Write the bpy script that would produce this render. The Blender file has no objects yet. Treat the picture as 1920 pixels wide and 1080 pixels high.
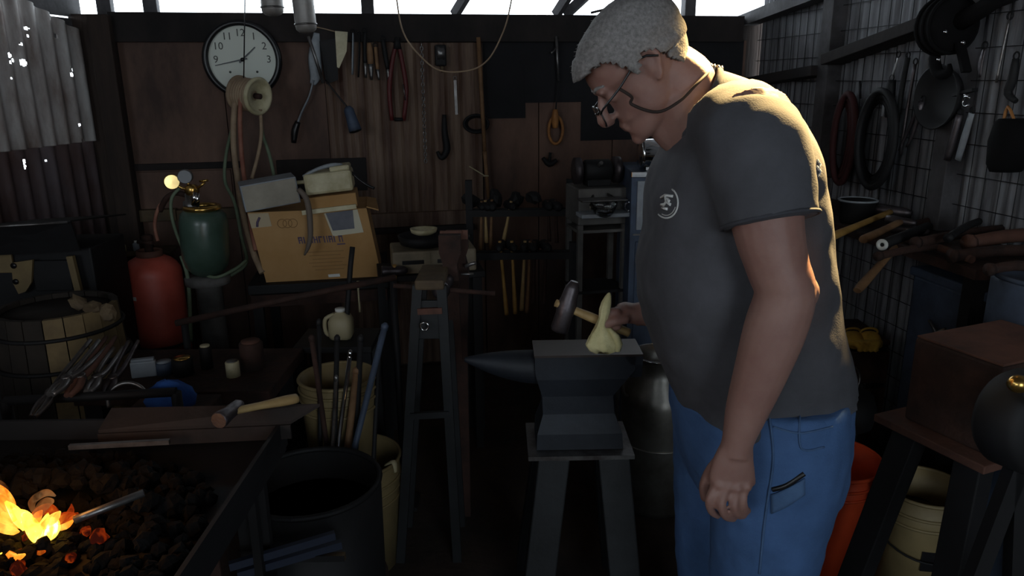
import bpy, bmesh, math, random
from mathutils import Vector, Matrix, Quaternion, noise
from mathutils.bvhtree import BVHTree
random.seed(7)
R = math.radians
sc = bpy.context.scene
COL = sc.collection

# ---------------------------------------------------------------- camera
F_PX, PITCH, ROLL = 1400.0, R(15.5), R(0.6)
CAM = Vector((0, 0, 1.5))
_fw = Vector((0, math.cos(PITCH), -math.sin(PITCH)))
_r0 = Vector((1, 0, 0)); _u0 = Vector((0, math.sin(PITCH), math.cos(PITCH)))
_rt = _r0 * math.cos(ROLL) - _u0 * math.sin(ROLL)
_up = _u0 * math.cos(ROLL) + _r0 * math.sin(ROLL)
cd = bpy.data.cameras.new('camera'); cam = bpy.data.objects.new('camera', cd); COL.objects.link(cam)
cd.sensor_width = 36.0; cd.lens = 36.0 * F_PX / 1920.0; cd.clip_start = 0.02
cam.matrix_world = Matrix.Translation(CAM) @ Matrix((_rt, _up, -_fw)).transposed().to_4x4()
sc.camera = cam

# ---------------------------------------------------------------- sky, lamps, exposure
w = bpy.data.worlds.new('overcast_sky'); sc.world = w; w.use_nodes = True
wb = w.node_tree.nodes['Background']
wb.inputs[0].default_value = (0.80, 0.91, 1.0, 1); wb.inputs[1].default_value = 1.0
sc.view_settings.view_transform = 'Standard'; sc.view_settings.look = 'None'
sc.view_settings.gamma = 1.0; sc.view_settings.use_curve_mapping = False
sc.view_settings.exposure = 2.65

def portal(name, loc, rot, sx, sy):
    l = bpy.data.lights.new(name, 'AREA'); l.shape = 'RECTANGLE'; l.size = sx; l.size_y = sy
    l.cycles.is_portal = True
    o = bpy.data.objects.new(name, l); COL.objects.link(o); o.location = loc; o.rotation_euler = rot
    return o

# ---------------------------------------------------------------- helpers
def ray(px, py):
    return (_fw + _rt * ((px - 960.0) / F_PX) + _up * ((540.0 - py) / F_PX)).normalized()
def P(px, py, Y):
    d = ray(px, py); return CAM + d * (Y / d.y)
def PZ(px, py, z):
    d = ray(px, py); return CAM + d * ((z - CAM.z) / d.z)
def plane_hit(px, py, p0, n):
    d = ray(px, py); return CAM + d * ((p0 - CAM).dot(n) / d.dot(n))
def V(*a): return Vector(a)

def srgb(h):
    h = h.lstrip('#'); c = [int(h[i:i + 2], 16) / 255 for i in (0, 2, 4)]
    return [x / 12.92 if x < .04045 else ((x + .055) / 1.055) ** 2.4 for x in c]

_mats = {}
def M(name, col, rough=.7, metal=0.0, col2=None, scale=8.0, bump=0.0, bscale=None, stretch=(1, 1, 1), lo=.35, hi=.65, spec=None, **kw):
    if name in _mats: return _mats[name]
    m = bpy.data.materials.new(name); m.use_nodes = True; nt = m.node_tree; b = nt.nodes['Principled BSDF']
    c = srgb(col) + [1]
    b.inputs['Base Color'].default_value = c; b.inputs['Roughness'].default_value = rough; b.inputs['Metallic'].default_value = metal
    if spec is not None: b.inputs['Specular IOR Level'].default_value = spec
    tc = nt.nodes.new('ShaderNodeTexCoord'); mp = nt.nodes.new('ShaderNodeMapping'); nt.links.new(tc.outputs['Object'], mp.inputs[0])
    mp.inputs['Scale'].default_value = stretch
    if col2:
        n = nt.nodes.new('ShaderNodeTexNoise'); n.inputs['Scale'].default_value = scale; n.inputs['Detail'].default_value = 6; n.inputs['Roughness'].default_value = .65
        nt.links.new(mp.outputs[0], n.inputs[0])
        r = nt.nodes.new('ShaderNodeValToRGB'); r.color_ramp.elements[0].position = lo; r.color_ramp.elements[1].position = hi
        r.color_ramp.elements[0].color = c; r.color_ramp.elements[1].color = srgb(col2) + [1]
        nt.links.new(n.outputs[0], r.inputs[0]); nt.links.new(r.outputs[0], b.inputs['Base Color'])
    if bump:
        n2 = nt.nodes.new('ShaderNodeTexNoise'); n2.inputs['Scale'].default_value = bscale or scale * 4; n2.inputs['Detail'].default_value = 5
        nt.links.new(mp.outputs[0], n2.inputs[0])
        bp = nt.nodes.new('ShaderNodeBump'); bp.inputs['Strength'].default_value = bump; bp.inputs['Distance'].default_value = .01
        nt.links.new(n2.outputs[0], bp.inputs['Height']); nt.links.new(bp.outputs[0], b.inputs['Normal'])
    for k, v in kw.items():
        b.inputs[k.replace('_', ' ')].default_value = v
    _mats[name] = m
    return m

def glow(name, col, strength, alpha=1.0, col2=None, scale=20):
    m = bpy.data.materials.new(name); m.use_nodes = True; nt = m.node_tree
    b = nt.nodes['Principled BSDF']; b.inputs['Base Color'].default_value = (.02, .01, .01, 1); b.inputs['Roughness'].default_value = .9
    c = srgb(col) + [1]
    b.inputs['Emission Color'].default_value = c; b.inputs['Emission Strength'].default_value = strength
    b.inputs['Alpha'].default_value = alpha
    if col2:
        tc = nt.nodes.new('ShaderNodeTexCoord')
        n = nt.nodes.new('ShaderNodeTexNoise'); n.inputs['Scale'].default_value = scale; n.inputs['Detail'].default_value = 3
        nt.links.new(tc.outputs['Object'], n.inputs[0])
        r = nt.nodes.new('ShaderNodeValToRGB'); r.color_ramp.elements[0].position = .38; r.color_ramp.elements[1].position = .62
        r.color_ramp.elements[0].color = c; r.color_ramp.elements[1].color = srgb(col2) + [1]
        nt.links.new(n.outputs[0], r.inputs[0]); nt.links.new(r.outputs[0], b.inputs['Emission Color'])
    return m

def flame_mat(name, stops, strength, scale, alo, ahi):
    """emission coloured by noise, opacity broken up by a second noise"""
    m = bpy.data.materials.new(name); m.use_nodes = True; nt = m.node_tree; b = nt.nodes['Principled BSDF']
    b.inputs['Base Color'].default_value = (.01, .005, .005, 1); b.inputs['Roughness'].default_value = 1; b.inputs['Specular IOR Level'].default_value = 0
    b.inputs['Emission Strength'].default_value = strength
    tc = nt.nodes.new('ShaderNodeTexCoord'); mp = nt.nodes.new('ShaderNodeMapping'); mp.inputs['Scale'].default_value = (1, 1, .45); nt.links.new(tc.outputs['Object'], mp.inputs[0])
    n = nt.nodes.new('ShaderNodeTexNoise'); n.inputs['Scale'].default_value = scale; n.inputs['Detail'].default_value = 4; n.inputs['Distortion'].default_value = 1.2; nt.links.new(mp.outputs[0], n.inputs[0])
    r = nt.nodes.new('ShaderNodeValToRGB'); e = r.color_ramp.elements
    while len(e) < len(stops): e.new(.5)
    for k, (pos, c) in enumerate(stops): e[k].position = pos; e[k].color = tuple(c) + (1,)
    nt.links.new(n.outputs[0], r.inputs[0]); nt.links.new(r.outputs[0], b.inputs['Emission Color'])
    n2 = nt.nodes.new('ShaderNodeTexNoise'); n2.inputs['Scale'].default_value = scale * 1.7; n2.inputs['Detail'].default_value = 3; nt.links.new(mp.outputs[0], n2.inputs[0])
    r2 = nt.nodes.new('ShaderNodeMapRange'); r2.inputs[1].default_value = .35; r2.inputs[2].default_value = .6; r2.inputs[3].default_value = alo; r2.inputs[4].default_value = ahi
    nt.links.new(n2.outputs[0], r2.inputs[0]); nt.links.new(r2.outputs[0], b.inputs['Alpha'])
    return m

def rotz(a): return Matrix.Rotation(a, 3, 'Z')
def frame_from(d, ref=None):
    d = Vector(d).normalized(); ref = Vector(ref) if ref else (V(0, 0, 1) if abs(d.z) < .95 else V(1, 0, 0))
    x = ref.cross(d).normalized(); y = d.cross(x)
    return x, y, d

def catmull(pts, sub):
    """pts: list of tuples of floats (flattened control rows) -> smoothed rows"""
    out = []
    n = len(pts)
    for i in range(n - 1):
        p0 = pts[max(i - 1, 0)]; p1 = pts[i]; p2 = pts[i + 1]; p3 = pts[min(i + 2, n - 1)]
        for k in range(sub):
            t = k / sub
            out.append(tuple(.5 * ((2 * b) + (-a + c) * t + (2 * a - 5 * b + 4 * c - d) * t * t + (-a + 3 * b - 3 * c + d) * t ** 3)
                             for a, b, c, d in zip(p0, p1, p2, p3)))
    out.append(tuple(pts[-1]))
    return out

class MB:
    def __init__(s): s.v = []; s.f = []; s.sm = []
    def add(s, vs, fs, smooth=False):
        o = len(s.v); s.v += [Vector(x) for x in vs]
        for f in fs: s.f.append(tuple(o + i for i in f)); s.sm.append(smooth)
        return s
    def box(s, c, size, rot=None, bev=0.0):
        c = Vector(c); hx, hy, hz = size[0] / 2, size[1] / 2, size[2] / 2
        if bev <= 0:
            pts = [V(x, y, z) for z in (-hz, hz) for y in (-hy, hy) for x in (-hx, hx)]
            fs = [(0, 2, 3, 1), (4, 5, 7, 6), (0, 1, 5, 4), (2, 6, 7, 3), (0, 4, 6, 2), (1, 3, 7, 5)]
        else:
            b = min(bev, hx * .9, hy * .9, hz * .9)
            bm = bmesh.new(); bmesh.ops.create_cube(bm, size=1)
            for v in bm.verts: v.co = V(v.co.x * 2 * hx, v.co.y * 2 * hy, v.co.z * 2 * hz)
            bmesh.ops.bevel(bm, geom=list(bm.edges), offset=b, segments=2, profile=.5, affect='EDGES')
            bm.verts.index_update(); pts = [v.co.copy() for v in bm.verts]; fs = [tuple(v.index for v in f.verts) for f in bm.faces]; bm.free()
        if rot is not None: pts = [rot @ p for p in pts]
        return s.add([c + p for p in pts], fs)
    def bar(s, a, b, wx, wy, ref=None, bev=0):
        """rectangular bar between two points"""
        a = Vector(a); b = Vector(b); x, y, z = frame_from(b - a, ref)
        return s.box((a + b) / 2, (wx, wy, (b - a).length), Matrix((x, y, z)).transposed(), bev)
    def tube(s, path, rad, n=10, cap=True, smooth=True, sub=0, flat=1.0, ref=None):
        if not hasattr(rad, '__len__'): rad = [rad] * len(path)
        rows = [tuple(p) + (r,) for p, r in zip(path, rad)]
        if sub: rows = catmull(rows, sub)
        pts = [V(*r[:3]) for r in rows]; rr = [max(r[3], 1e-4) for r in rows]
        m = len(pts); vs = []; fs = []
        t0 = (pts[1] - pts[0]).normalized(); x, y, _ = frame_from(t0, ref)
        prev = t0
        for i, p in enumerate(pts):
            t = (pts[min(i + 1, m - 1)] - pts[max(i - 1, 0)])
            t = t.normalized() if t.length > 1e-9 else prev
            q = prev.rotation_difference(t); x = q @ x; y = q @ y; prev = t
            for k in range(n):
                a = 2 * math.pi * k / n
                vs.append(p + x * (math.cos(a) * rr[i]) + y * (math.sin(a) * rr[i] * flat))
        for i in range(m - 1):
            for k in range(n):
                k2 = (k + 1) % n
                fs.append((i * n + k, i * n + k2, (i + 1) * n + k2, (i + 1) * n + k))
        s.add(vs, fs, smooth)
        if cap:
            o = len(s.v) - len(vs)
            s.f.append(tuple(o + k for k in reversed(range(n)))); s.sm.append(False)
            s.f.append(tuple(o + (m - 1) * n + k for k in range(n))); s.sm.append(False)
        return s
    def lathe(s, prof, origin, axis=(0, 0, 1), n=24, smooth=True, ref=None, sx=1.0, sy=1.0, caps=True):
        """prof: list of (r, h)"""
        origin = Vector(origin); x, y, z = frame_from(axis, ref); vs = []; fs = []
        for r, h in prof:
            for k in range(n):
                a = 2 * math.pi * k / n
                vs.append(origin + z * h + x * (math.cos(a) * r * sx) + y * (math.sin(a) * r * sy))
        m = len(prof)
        for i in range(m - 1):
            for k in range(n):
                k2 = (k + 1) % n
                fs.append((i * n + k, i * n + k2, (i + 1) * n + k2, (i + 1) * n + k))
        if caps and prof[0][0] > 1e-6: fs.append(tuple(reversed(range(n))))
        if caps and prof[-1][0] > 1e-6: fs.append(tuple((m - 1) * n + k for k in range(n)))
        return s.add(vs, fs, smooth)
    def prism(s, outline, thick, M4=None):
        """outline: list of (x, y) extruded along z 0..thick, M4 places it"""
        n = len(outline); vs = [V(x, y, 0) for x, y in outline] + [V(x, y, thick) for x, y in outline]
        fs = [tuple(reversed(range(n))), tuple(range(n, 2 * n))] + [(i, (i + 1) % n, n + (i + 1) % n, n + i) for i in range(n)]
        if M4 is not None: vs = [M4 @ p for p in vs]
        return s.add(vs, fs)
    def slab(s, poly, nrm, thick):
        """polygon in world space extruded along nrm by thick"""
        n = len(poly); nrm = Vector(nrm).normalized() * thick; poly = [Vector(p) for p in poly]
        vs = poly + [p + nrm for p in poly]
        fs = [tuple(reversed(range(n))), tuple(range(n, 2 * n))] + [(i, (i + 1) % n, n + (i + 1) % n, n + i) for i in range(n)]
        return s.add(vs, fs)
    def loft(s, rings, smooth=True, cap=True):
        n = len(rings[0]); vs = [p for r in rings for p in r]; fs = []
        for i in range(len(rings) - 1):
            for k in range(n):
                k2 = (k + 1) % n
                fs.append((i * n + k, i * n + k2, (i + 1) * n + k2, (i + 1) * n + k))
        if cap:
            fs.append(tuple(reversed(range(n)))); fs.append(tuple((len(rings) - 1) * n + k for k in range(n)))
        return s.add(vs, fs, smooth)
    def ball(s, c, r, n=12, m=8, sz=(1, 1, 1), rot=None):
        prof = [(math.sin(math.pi * i / m) * r, -math.cos(math.pi * i / m) * r) for i in range(m + 1)]
        o = MB(); o.lathe(prof, (0, 0, 0), n=n)
        vs = [V(p.x * sz[0], p.y * sz[1], p.z * sz[2]) for p in o.v]
        if rot is not None: vs = [rot @ p for p in vs]
        return s.add([Vector(c) + p for p in vs], o.f, True)
    def torus(s, c, R1, r, axis=(0, 0, 1), n=28, m=8, sx=1, sy=1, a0=0, a1=2 * math.pi, ref=None):
        x, y, z = frame_from(axis, ref); c = Vector(c)
        full = abs(a1 - a0) > 6.28
        k = n if full else n + 1
        pts = [c + x * (math.cos(a0 + (a1 - a0) * i / n) * R1 * sx) + y * (math.sin(a0 + (a1 - a0) * i / n) * R1 * sy) for i in range(n + 1)]
        return s.tube(pts, r, n=m, cap=not full)
    def lump(s, c, r, seed=0, n=8, m=5, sz=(1, 1, 1)):
        o = MB(); o.ball((0, 0, 0), 1, n, m)
        rnd = random.Random(seed); off = V(rnd.random() * 9, rnd.random() * 9, rnd.random() * 9)
        q = Quaternion((rnd.random(), rnd.random(), rnd.random()), rnd.random() * 6)
        vs = [q @ V(p.x * sz[0], p.y * sz[1], p.z * sz[2]) * (r * (1 + .45 * noise.noise(p * 1.5 + off))) for p in o.v]
        return s.add([Vector(c) + p for p in vs], o.f, False)
    def mesh(s, name, base=V(0, 0, 0)):
        me = bpy.data.meshes.new(name)
        me.from_pydata([tuple(p - base) for p in s.v], [], s.f)
        me.polygons.foreach_set('use_smooth', s.sm)
        me.update()
        return me
    def build(s, name, mat, parent=None, base=None):
        b = BASE[parent.name] if parent is not None else (Vector(base) if base is not None else s.bottom())
        me = s.mesh(name, b); me.materials.append(mat)
        return link(name, me, parent, b)
    def bottom(s):
        xs = [p.x for p in s.v]; ys = [p.y for p in s.v]; zs = [p.z for p in s.v]
        return V((min(xs) + max(xs)) / 2, (min(ys) + max(ys)) / 2, min(zs))

BASE = {}
def link(name, data, parent, base):
    o = bpy.data.objects.new(name, data); COL.objects.link(o)
    if parent is not None: o.parent = parent
    else: o.location = base
    BASE[o.name] = Vector(base)
    return o
def thing(name, base, label, cat, group=None):
    o = link(name, None, None, Vector(base)); o.empty_display_size = .05
    return tag(o, label, cat, group)
def tag(o, label=None, cat=None, group=None, kind=None):
    if label: o['label'] = label
    if cat: o['category'] = cat
    if group: o['group'] = group
    if kind: o['kind'] = kind
    return o
def structure(name, mb, mat, label):
    return tag(mb.build(name, mat), label, kind='structure')

def text_mesh(body, size, depth=0.0, align='CENTER'):
    c = bpy.data.curves.new('txt', 'FONT'); c.body = body; c.size = size; c.extrude = depth; c.align_x = align; c.align_y = 'CENTER'; c.resolution_u = 3
    o = bpy.data.objects.new('txt', c); COL.objects.link(o)
    dg = bpy.context.evaluated_depsgraph_get(); me = bpy.data.meshes.new_from_object(o.evaluated_get(dg))
    vs = [v.co.copy() for v in me.vertices]; fs = [tuple(p.vertices) for p in me.polygons]
    bpy.data.objects.remove(o); bpy.data.curves.remove(c); bpy.data.meshes.remove(me)
    return vs, fs

def remesh(mb, voxel, smooth_iter=4, disp=None):
    """union of closed pieces -> one continuous surface (Vectors, faces)"""
    me = mb.mesh('tmp'); o = bpy.data.objects.new('tmp', me); COL.objects.link(o)
    m = o.modifiers.new('r', 'REMESH'); m.mode = 'VOXEL'; m.voxel_size = voxel
    if smooth_iter:
        q = o.modifiers.new('s', 'SMOOTH'); q.iterations = smooth_iter; q.factor = .5
    dg = bpy.context.evaluated_depsgraph_get(); e = bpy.data.meshes.new_from_object(o.evaluated_get(dg))
    r = MB(); vs = [v.co.copy() for v in e.vertices]
    if disp:
        ns = [v.normal.copy() for v in e.vertices]
        vs = [v + n * disp(v, n) for v, n in zip(vs, ns)]
    r.add(vs, [tuple(p.vertices) for p in e.polygons], True)
    bpy.data.objects.remove(o); bpy.data.meshes.remove(me); bpy.data.meshes.remove(e)
    return r
# ---------------------------------------------------------------- the shed
B0 = V(0, 3.95, 0); dB = V(1, .2, 0).normalized(); nB = V(.2, -1, 0).normalized()
R0 = V(1.35, 4.2, 0); dR = V(.15, -1, 0).normalized(); nR = V(-1, -.15, 0).normalized()
L0 = V(-1.95, 3.56, 0); dL = V(-.1, -1, 0).normalized(); nL = V(1, -.1, 0).normalized()
phiB = math.atan2(dB.y, dB.x); rotB = rotz(phiB)
phiR = math.atan2(dR.y, dR.x); rotR = rotz(phiR)
phiL = math.atan2(dL.y, dL.x); rotL = rotz(phiL)
def PB(px, py, off=0.0): return plane_hit(px, py, B0 + nB * off, nB)
def PR(px, py, off=0.0): return plane_hit(px, py, R0 + nR * off, nR)
def PL(px, py, off=0.0): return plane_hit(px, py, L0 + nL * off, nL)
def bbox_panel(mb, x0, x1, y0, y1, off, thick, z0=None, bev=0):
    """upright board on the back wall between two pixel columns"""
    a = PB(x0, (y0 + y1) / 2, off); b = PB(x1, (y0 + y1) / 2, off)
    zt = PB((x0 + x1) / 2, y0, off).z; zb = PB((x0 + x1) / 2, y1, off).z if z0 is None else z0
    c = (a + b) / 2; c.z = (zt + zb) / 2
    return mb.box(c - nB * thick / 2, ((b - a).length, thick, zt - zb), rotB, bev)

m_earth = M('packed_earth', '#3a2c22', .95, col2='#221a15', scale=5, bump=.5, bscale=30)
m_wallwood = M('smoked_wood', '#3c2e26', .85, col2='#241b17', scale=3, stretch=(6, 6, .6), bump=.3)
m_panel = M('stained_panel', '#705446', .75, col2='#3c2a23', scale=2.2, stretch=(1.5, 1.5, .6), bump=.15)
m_panel2 = M('rusty_sheet', '#7a6453', .7, col2='#43281c', scale=3, stretch=(5, 5, .5), bump=.2)
m_dark = M('dark_beam', '#2c2523', .9, col2='#171313', scale=4, stretch=(1, 1, .5), bump=.3)
m_rail = M('old_rail', '#6b5a40', .8, col2='#43362a', scale=5, bump=.3)
m_galv = M('galvanised_sheet', '#d0cdca', .5, .1, col2='#7d685e', scale=7, stretch=(1, 1, .3), bump=.1)
m_rustdark = M('dark_rusted_sheet', '#6a5f62', .8, .05, col2='#4c322a', scale=4, stretch=(1, 1, .4), bump=.2)
m_pale = M('weathered_siding', '#85868a', .8, col2='#58575a', scale=9, stretch=(3, 3, .3), bump=.2)
m_wire = M('mesh_wire', '#1b1b1d', .6, .6)
m_roof = M('roof_boards', '#3a3230', .9, col2='#221d1c', scale=3, bump=.2)
m_greybeam = M('grey_beam', '#565456', .85, col2='#363334', scale=6, bump=.2)

fl = MB().box((0, 1.0, -.05), (8, 9, .1)); structure('floor', fl, m_earth, 'dark packed earth floor of the workshop')

# back wall
wbk = MB(); a = B0 + dB * -2.02; b = B0 + dB * 1.42
wbk.box((a + b) / 2 - nB * .04 + V(0, 0, .905), ((b - a).length, .06, 1.81), rotB)
wall_back = structure('wall_back', wbk, m_wallwood, 'brown smoke-stained rear wall hung with tools')
def wpart(name, mb, mat, parent): return mb.build(name, mat, parent)
for i, (x0, x1) in enumerate([(232, 421), (423, 611), (905, 1009), (1011, 1149), (1151, 1392)]):
    wpart('panel', bbox_panel(MB(), x0, x1, 76, 300, .006, .02, z0=.02), m_panel, wall_back)
m_shadow = M('shadow_sheet', '#1d1c1f', .9, col2='#141316', scale=4, bump=.2)  # near-black sheets stand in for the shade on the wall's right part
for (x0, x1, y1) in ((906, 985, 222), (983, 1092, 192), (1090, 1240, 262), (1238, 1390, 230)): wpart('shadow_sheet', bbox_panel(MB(), x0, x1, 76, y1, .010 + .003 * (x0 % 2), .004), m_shadow, wall_back)
def ribbed(x0, x1, y0, off, z0, pitch, amp, n_per=8, thick=.004):
    a = PB(x0, 200, off); b = PB(x1, 200, off); L = (b - a).length; zt = PB((x0 + x1) / 2, y0, off).z
    n = int(L / pitch * n_per); vs = []; fs = []
    for i in range(n + 1):
        u = L * i / n; s = amp * max(-1, min(1, 1.6 * math.sin(2 * math.pi * u / pitch)))
        for z in (z0, zt):
            p = a + dB * u + nB * s; vs.append(V(p.x, p.y, z))
            vs.append(V(p.x, p.y, z) - nB * thick)
    for i in range(n):
        k = i * 4; fs += [(k, k + 4, k + 6, k + 2), (k + 1, k + 3, k + 7, k + 5), (k + 2, k + 6, k + 7, k + 3), (k, k + 1, k + 5, k + 4)]
    return MB().add(vs, fs)
wpart('panel', ribbed(613, 742, 78, .012, .02, .075, .005), m_panel2, wall_back)
wpart('panel', ribbed(738, 903, 80, .02, .02, .075, .005), m_panel2, wall_back)
wpart('header_beam', bbox_panel(MB(), 205, 1395, 26, 78, .05, .05), m_dark, wall_back)
for (x0, x1, y0, y1, off, t, mt) in [(236, 452, 306, 318, .03, .03, m_dark), (236, 436, 321, 392, .018, .018, m_panel), (232, 330, 394, 416, .06, .045, m_rail),
                                 (331, 460, 392, 412, .06, .045, m_rail), (520, 688, 298, 360, .03, .02, m_dark), (690, 885, 398, 424, .05, .03, m_panel2), (690, 890, 426, 436, .07, .05, m_dark)]:
    wpart('rail', bbox_panel(MB(), x0, x1, y0, y1, off, t, bev=.003), mt, wall_back)
# corner post at the left end of the back wall
cp = PB(212, 200, .06); wpart('post', MB().box((cp.x, cp.y, .9), (.09, .09, 1.8), rotB, .004), m_wallwood, wall_back)

# left wall: corrugated sheets with pin holes
def corr_sheet(o0, d, nrm, u0, u1, zb, zt0, zt1, pitch, amp, off, holes=(), dz=.014, per=8):
    n = int((u1 - u0) / pitch * per); rows = max(2, int((max(zt0, zt1) - zb) / dz)); vs = []; fs = []; P2 = []
    for i in range(n + 1):
        u = u0 + (u1 - u0) * i / n; zt = zt0 + (zt1 - zt0) * i / n
        for j in range(rows + 1):
            z = zb + (zt - zb) * j / rows
            p = o0 + d * u + nrm * (off + amp * math.sin(2 * math.pi * u / pitch)); vs.append(V(p.x, p.y, z))
    for i in range(n):
        for j in range(rows):
            k = i * (rows + 1) + j; q = (k, k + rows + 1, k + rows + 2, k + 1)
            c = (vs[q[0]] + vs[q[2]]) / 2
            if any(((c - h) - nrm * (c - h).dot(nrm)).length < r for h, r in holes): continue
            fs.append(q)
    return MB().add(vs, fs, True)
wl = MB()
for z in (.5, 1.05):
    wl.box(L0 + dL * 2.0 + V(0, 0, z) - nL * .06, (4.2, .04, .09), rotL)
wall_left = structure('wall_left', wl, m_wallwood, 'left wall of weathered corrugated iron with daylight pinholes')
hl = [(14, 104, .011), (23, 104, .008), (41, 118, .013), (28, 113, .007), (16, 117, .007), (52, 53, .008), (55, 67, .006), (107, 67, .009), (165, 77, .012), (133, 131, .009), (131, 140, .009), (133, 118, .006), (145, 234, .006), (152, 264, .008), (181, 268, .008), (36, 83, .005), (17, 147, .005)]
holesU = [(PL(x, y, .012), r) for x, y, r in hl]
uA = (PL(184, 80) - L0).dot(dL); uB = 4.4
zt0 = PL(184, 80).z; zt1 = zt0 + .32 * (uB - uA)
zs = PL(120, 268).z
s1 = wpart('corrugated_sheet', corr_sheet(L0, dL, nL, uA, 2.2, zs - .005, zt0, zt0 + .32 * (2.2 - uA), .09, .011, .012, holesU, dz=.007, per=14), m_galv, wall_left)
hd = [(43, 303, .008), (44, 312, .009), (91, 300, .004), (125, 370, .004)]
s2 = wpart('corrugated_sheet', corr_sheet(L0, dL, nL, uA - .01, 2.2, -.03, zs + .04, zs + .05, .09, .011, -.004, [(PL(x, y, 0), r) for x, y, r in hd], dz=.008, per=12), m_rustdark, wall_left)
s3 = wpart('corrugated_sheet', corr_sheet(L0, dL, nL, 2.16, 6.4, -.03, zt0 + .6, zt0 + .6, .07, .009, .0, dz=.4), m_galv, wall_left)
for s_ in (s1, s2, s3):
    q = s_.modifiers.new('gauge', 'SOLIDIFY'); q.thickness = .0012; q.offset = 0
for k in range(6):   # gable planks above the sheets
    z0 = 1.72 + k * .15; uu = .30 if k == 0 else 3.1
    wpart('plank', MB().box(L0 + dL * (uu / 2 - .08) - nL * .03 + V(0, 0, z0), (uu, .02, .142), rotL, .002), m_greybeam, wall_left)
wpart('trim_strip', MB().bar(PL(186, 78, .03), V(*(PL(186, 78, .03).xy), .02), .014, .02), m_galv, wall_left)

# right wall: pale siding behind wire mesh
wr = MB()
for z in (.35, .75):
    wr.box(R0 + dR * 2.0 + V(0, 0, z) - nR * .03, (4.1, .04, .09), rotR)
wall_right = structure('wall_right', wr, m_wallwood, 'right wall of weathered siding covered by wire mesh')
for k in range(11):
    u0 = .0 + k * .66
    sh = wpart('siding_sheet', corr_sheet(R0, dR, nR, u0, u0 + .675, -.03, 2.05 + .12 * k, 2.05 + .12 * (k + 1), .05, .005, .0 + .003 * (k % 2), dz=.5, per=6), m_pale, wall_right)
    q = sh.modifiers.new('gauge', 'SOLIDIFY'); q.thickness = .0015; q.offset = 0
wm = MB()
for k in range(36):
    u = .02 + k * .068; p = R0 + dR * u + nR * .022; wm.tube([V(p.x, p.y, .1), V(p.x, p.y, 1.95)], .0014, 4)
for k in range(18):
    z = .12 + k * .105; wm.tube([R0 + dR * .0 + nR * .024 + V(0, 0, z), R0 + dR * 2.4 + nR * .024 + V(0, 0, z)], .0014, 4)
tag(wpart('wire_mesh', wm, m_wire, wall_right), 'dark welded wire mesh')
def rpost(px, wdt, off=.07, z1=2.3):
    p = PR(px, 150, off / 2); return MB().box((p.x, p.y, z1 / 2), (wdt, off, z1), rotR, .003)
for px, wd in ((1553, .085), (1800, .075)):
    wpart('stud', rpost(px, wd), m_greybeam, wall_right)
for (xa, ya, xb, yb, hgt) in [(1405, 155, 1540, 132, .10), (1562, 112, 1760, 40, .12), (1760, 40, 1900, -20, .1)]:
    wpart('girt', MB().bar(PR(xa, ya, .05), PR(xb, yb, .05), .045, hgt, ref=nR, bev=.003), m_dark, wall_right)
wpart('top_plate', MB().bar(PR(1392, 42, .06), PR(1560, -22, .06), .06, .075, ref=nR), m_greybeam, wall_right)

# roof, rafters, short posts carrying it above the low back wall
rf = MB(); rf.slab([V(-2.9, -2.9, 3.0), V(2.6, -2.9, 3.0), V(2.6, 4.95, 2.42), V(-2.9, 4.95, 2.42)], (0, 0, 1), .04)
ceiling = structure('ceiling', rf, m_roof, 'low sloping roof of dark boards')
for k in range(7):
    x = -2.3 + k * .72
    wpart('rafter', MB().bar(V(x, -2.8, 2.9), V(x, 4.9, 2.34), .05, .12, ref=(1, 0, 0)), m_greybeam, ceiling)
for px in (200, 286, 690, 1290):
    p = PB(px, 30, -.04); wpart('post', MB().box((p.x, p.y, 2.08), (.06, .06, .58), rotB, .003), m_greybeam, wall_back)
for (xa, xb) in ((852, 886), (1042, 1078), (1060, 1120)):
    a_ = PB(xa, 28, -.02); b_ = PB(xb, -28, .1); wpart('brace', MB().bar(a_, a_ + (b_ - a_) * 3.6, .03, .045), m_greybeam, wall_back)
wpart('brace', MB().bar(PB(1108, 24, -.03), PB(1150, 14, -.03), .012, .012), m_dark, wall_back)

# front wall behind the camera, with the wide doorway that lets the daylight in
fw = MB()
OPEN = [(-2.6, -1.3, 1.45, 2.5), (.55, 1.85, .8, 2.45)]      # high window on the left, half-door on the right
xs = [-2.95]
for x0, x1, z0, z1 in OPEN:
    fw.box(((xs[-1] + x0) / 2, -2.7, 1.5), (x0 - xs[-1], .06, 3.06)); fw.box(((x0 + x1) / 2, -2.7, (z1 + 3.03) / 2), (x1 - x0, .06, 3.03 - z1)); fw.box(((x0 + x1) / 2, -2.7, z0 / 2), (x1 - x0, .06, z0)); xs.append(x1)
fw.box(((xs[-1] + 2.65) / 2, -2.7, 1.5), (2.65 - xs[-1], .06, 3.06))
structure('wall_front', fw, m_wallwood, 'front wall of the shed with a high window and an open half-door')
for k, (x0, x1, z0, z1) in enumerate(OPEN): portal('window_portal', ((x0 + x1) / 2, -2.66, (z0 + z1) / 2), (R(90), 0, 0), x1 - x0, z1 - z0)
portal('eave_portal', tuple(B0 + dB * -.3 + V(0, .02, 2.12)), (R(-90), 0, phiB), 3.5, .55)
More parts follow.
